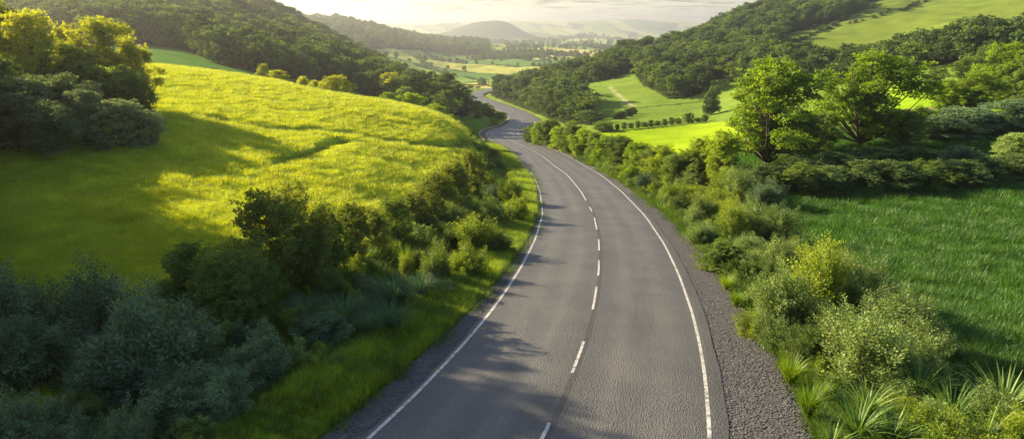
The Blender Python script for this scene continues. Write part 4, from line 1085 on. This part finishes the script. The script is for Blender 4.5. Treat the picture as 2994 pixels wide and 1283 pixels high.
hn = (7.4 + 5.5*fbm(WX/38, WY/38, 2, 14)+RNG.uniform(-2.8, 3.4, len(WX)))*WS
WPX, WPY = project(WX, WY, WZ + hn*.8)
vis = (WPX > -20) & (WPX < 3014) & (WPY > -10)
order = np.argsort(WY/hn + (~vis)*1e6)
ind = order[:285]; rest = order[285:]
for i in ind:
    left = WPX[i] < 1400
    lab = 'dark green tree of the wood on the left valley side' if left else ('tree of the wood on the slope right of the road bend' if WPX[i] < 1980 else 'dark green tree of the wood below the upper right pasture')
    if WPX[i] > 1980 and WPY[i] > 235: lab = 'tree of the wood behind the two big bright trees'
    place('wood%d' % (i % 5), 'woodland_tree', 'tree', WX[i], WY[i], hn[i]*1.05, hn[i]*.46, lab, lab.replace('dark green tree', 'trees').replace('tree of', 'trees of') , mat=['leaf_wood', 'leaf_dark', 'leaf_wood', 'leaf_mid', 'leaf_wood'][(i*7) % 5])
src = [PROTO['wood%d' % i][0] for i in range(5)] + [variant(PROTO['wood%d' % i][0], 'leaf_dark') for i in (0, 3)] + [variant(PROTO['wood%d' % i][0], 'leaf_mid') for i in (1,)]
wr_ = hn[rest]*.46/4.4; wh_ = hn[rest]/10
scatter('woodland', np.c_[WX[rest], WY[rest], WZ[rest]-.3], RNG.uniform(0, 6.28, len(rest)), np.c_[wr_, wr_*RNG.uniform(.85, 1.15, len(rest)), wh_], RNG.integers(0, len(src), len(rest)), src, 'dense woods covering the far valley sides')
print('woods', len(WX), round(time.time()-T0, 1))

# ------------------------------------------------------------------ grass
def patches(key, matn, seed, n=110, R=.55, h=.34, w=.026, k=3, **kw):
    return [mesh_np(key, *make_blades(seed+i, n, R, h, w, .5, .75, 3, .5, **kw), M[matn]) for i in range(k)]
def grass_region(name, test, y0, y1, dens, matn, seed, label, h=.34, w=.026, smul=1., n=110, amax=.9, ns=1.1):
    """density falls and patch size grows with distance"""
    X_, Y_ = [], []; y = y0
    while y < y1:
        ye = y*1.12; rho = dens*(20/y)**1.35; area = (ye*ye-y*y)*amax; m = RNG.poisson(rho*area)
        yy_ = np.sqrt(RNG.uniform(y*y, ye*ye, m)); X_.append(RNG.uniform(-amax, amax, m)*yy_); Y_.append(yy_); y = ye
    X_ = np.concatenate(X_); Y_ = np.concatenate(Y_); k_ = test(X_, Y_); X_, Y_ = X_[k_], Y_[k_]; Z_ = H(X_, Y_)
    px_, py_ = project(X_, Y_, Z_); k_ = (px_ > -120) & (px_ < 3110) & (py_ < 1420) & (py_ > 0); X_, Y_, Z_ = X_[k_], Y_[k_], Z_[k_]
    s_ = smul*(Y_/20)**.62*RNG.uniform(.8, 1.25, len(X_)); hz = (.72+.95*(fbm(X_/ns, Y_/(ns*.8), 2, seed)-.25))
    ms = patches(name+' patch', matn, seed, n=n, h=h, w=w)
    return scatter(name, np.c_[X_, Y_, Z_-.02], RNG.uniform(0, 6.28, len(X_)), np.c_[s_, s_, s_**.45*hz], RNG.integers(0, len(ms), len(X_)), ms, label), len(X_)
def off_strip(X_, Y_, lo, hi):
    d_ = road_dist(X_, Y_); return (d_ > lo) & (d_ < hi)
gR = lambda y: np.interp(y, RY, lipR+gw); gL = lambda y: np.interp(y, RY, -lipL+gwl)
def t_left(X_, Y_): return (X_ < hedge_x(Y_)+.3) & (Y_ < 145)
def t_vl(X_, Y_): d_ = road_dist(X_, Y_); return (X_ > hedge_x(Y_)-.5) & (d_ < -gL(Y_)-.15)
def t_vr(X_, Y_): d_ = road_dist(X_, Y_); return (d_ > gR(Y_)+.25) & (d_ < 15)
def t_right(X_, Y_): d_ = road_dist(X_, Y_); return (d_ > 14.2)
nn_ = []
def t_left(X_, Y_):
    k_ = (X_ < hedge_x(Y_)+.3) & (Y_ < 145)
    for l in fur_w: k_ &= segdist(X_, Y_, l) > .35+Y_/120+.4*fbm(X_/2, Y_/2, 2, 6)
    for l in lan_w: k_ &= (segdist(X_, Y_, l) > .5*fbm(X_/3, Y_/3, 2, 6))
    return k_
nn_.append(grass_region('field_grass', t_left, 13, 140, 8.5, 'grass_yellow', 31, 'yellow green grass of the bright field left of the road', h=.28, w=.02, smul=.76, n=84)[1])
nn_.append(grass_region('pasture_grass', t_right, 15, 105, 4.6, 'grass_deep', 37, 'deep green grass of the field right of the road', h=.42)[1])
nn_.append(grass_region('verge_grass', t_vl, 12, 190, 7., 'grass_shade_tone', 41, 'rough grass between the hedge and the road', h=.36, w=.022)[1])
nn_.append(grass_region('verge_grass', t_vr, 12, 190, 7., 'grass_shade_tone', 43, 'rough grass beside the gravel right of the road', h=.40, w=.022)[1])
# the raised tufted line of grass against the left edge of the road
m_ = 4200; ks_ = RNG.uniform(iY(13), iY(175), m_); k0 = ks_.astype(int)
yk = RY[k0]; lump = fbm(RS[k0]/1.5, RS[k0]*0+9, 2, 5)
o_ = -(gL(yk)+.35+RNG.uniform(0, 1., m_)**1.2*2.3); X_ = RX[k0]+RN[k0, 0]*o_; Y_ = RY[k0]+RN[k0, 1]*o_
kp = np.ones(m_, bool); s_ = (.74*(Y_/25)**.35)*RNG.uniform(.8, 1.2, m_)
M['grass_sun_tone'] = leaf_mat('kerb grass with painted sunlight', ((.15,.25,.015),(.29,.42,.025),(.46,.58,.05)), .5, (1.25,1.15,.35), .02)  # lighter copy of the verge grass, sunlight put into its colour
ms = patches('kerb grass tuft', 'grass_sun_tone', 90, n=120, R=.34, h=.55, w=.02)
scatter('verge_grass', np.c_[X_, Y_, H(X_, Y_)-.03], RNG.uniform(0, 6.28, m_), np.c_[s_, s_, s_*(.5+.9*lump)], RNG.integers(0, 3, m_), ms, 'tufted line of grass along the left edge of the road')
# low herbs filling the right verge
herb = []
for i in range(3):
    f_, w_ = make_shrub(820+i, .6, .4, 46, 22, .07, .5, .2, .7, 3, .3, side=.12); herb.append(mesh_np('herb', f_[0], f_[1], M[['leaf_lime', 'leaf_pale', 'leaf_mid'][i]]))
def herbs(name, test, y0, y1, dens, label, hs=1.):
    X_, Y_ = [], []; y = y0
    while y < y1:
        ye = y*1.12; rho = dens*(20/y)**1.2; m = RNG.poisson(rho*(ye*ye-y*y)*.9); yy_ = np.sqrt(RNG.uniform(y*y, ye*ye, m)); X_.append(RNG.uniform(-.9, .9, m)*yy_); Y_.append(yy_); y = ye
    X_ = np.concatenate(X_); Y_ = np.concatenate(Y_); k_ = test(X_, Y_); X_, Y_ = X_[k_], Y_[k_]
    s_ = RNG.uniform(.6, 1.5, len(X_))*(Y_/20)**.35*hs
    scatter(name, np.c_[X_, Y_, H(X_, Y_)], RNG.uniform(0, 6.28, len(X_)), np.c_[s_, s_, s_], RNG.integers(0, 3, len(X_)), herb, label); nn_.append(len(X_))
herbs('verge_herbs', lambda X_, Y_: t_vr(X_, Y_) & (road_dist(X_, Y_) < 14.5) & (fbm(X_/2, Y_/2, 2, 3) > .40), 13, 190, 2.2, 'low herbs on the verge right of the gravel')
herbs('verge_herbs', lambda X_, Y_: t_vl(X_, Y_) & (fbm(X_/3, Y_/3, 2, 13) > .56) & (road_dist(X_, Y_) < -gL(Y_)-2), 13, 190, 1.0, 'low herbs on the verge left of the road')
# loose stones of the gravel beds
def stone_mesh(seed):
    r = np.random.default_rng(seed); P = rnd_dir(r, 14); P = P*r.uniform(.8, 1.15, (14, 1))*np.array([1., .75, .5])
    import bmesh; bm = bmesh.new(); [bm.verts.new(p*.05) for p in P]; bmesh.ops.convex_hull(bm, input=bm.verts); me = bpy.data.meshes.new('stone'); bm.to_mesh(me); bm.free(); me.materials.append(M['stone']); return me
m_ = 46000; ks_ = iY(11.5)+(iY(75)-iY(11.5))*RNG.random(m_)**1.25; k0 = ks_.astype(int); yk = RY[k0]; right = RNG.random(m_) < .76
fr = RNG.random(m_); o_ = np.where(right, lipR[k0]+.03+fr*(gw[k0]+.12*RNG.normal(0, 1, m_)), lipL[k0]-.03-fr*(gwl[k0]+.1*RNG.normal(0, 1, m_)))
kf = ks_-k0; xk = RX[k0]*(1-kf)+RX[k0+1]*kf; yk2 = RY[k0]*(1-kf)+RY[k0+1]*kf
X_ = xk+RN[k0, 0]*o_; Y_ = yk2+RN[k0, 1]*o_; Z_ = CAMZ-road_drop(yk2)-.035; s_ = RNG.uniform(.3, .95, m_)
scatter('gravel', np.c_[X_, Y_, Z_], RNG.uniform(0, 6.28, m_), np.c_[s_, s_, s_], RNG.integers(0, 4, m_), [stone_mesh(i) for i in range(4)], 'loose grey stones on both gravel edges of the road')
print('grass', nn_, round(time.time()-T0, 1))

# ------------------------------------------------------------------ haze: one closed box of even, pale air
def haze():
    m, nt = newmat('haze'); v = N(nt, 'ShaderNodeVolumePrincipled'); v.inputs['Color'].default_value = (.93, .95, .97, 1)
    v.inputs['Density'].default_value = HAZE_DENSITY; v.inputs['Anisotropy'].default_value = .68
    o = N(nt, 'ShaderNodeOutputMaterial'); nt.links.new(v.outputs[0], o.inputs['Volume'])
    zb = float(Zg.min())-1.; zt = max(float(Zg.max()), 175.)+16.
    x = 22500.; V_ = np.array([(sx_*x, y_, z_) for sx_ in (-1, 1) for y_ in (-60., 9100.) for z_ in (zb, zt)])
    f = np.array([(0, 1, 3, 2), (4, 6, 7, 5), (0, 4, 5, 1), (2, 3, 7, 6), (0, 2, 6, 4), (1, 5, 7, 3)])
    structure(link('haze', mesh_np('haze', V_, f, m)), 'stuff', 'pale warm haze filling the valley')
haze()
print('done', round(time.time()-T0, 1), 'z range', Zg.min(), Zg.max())
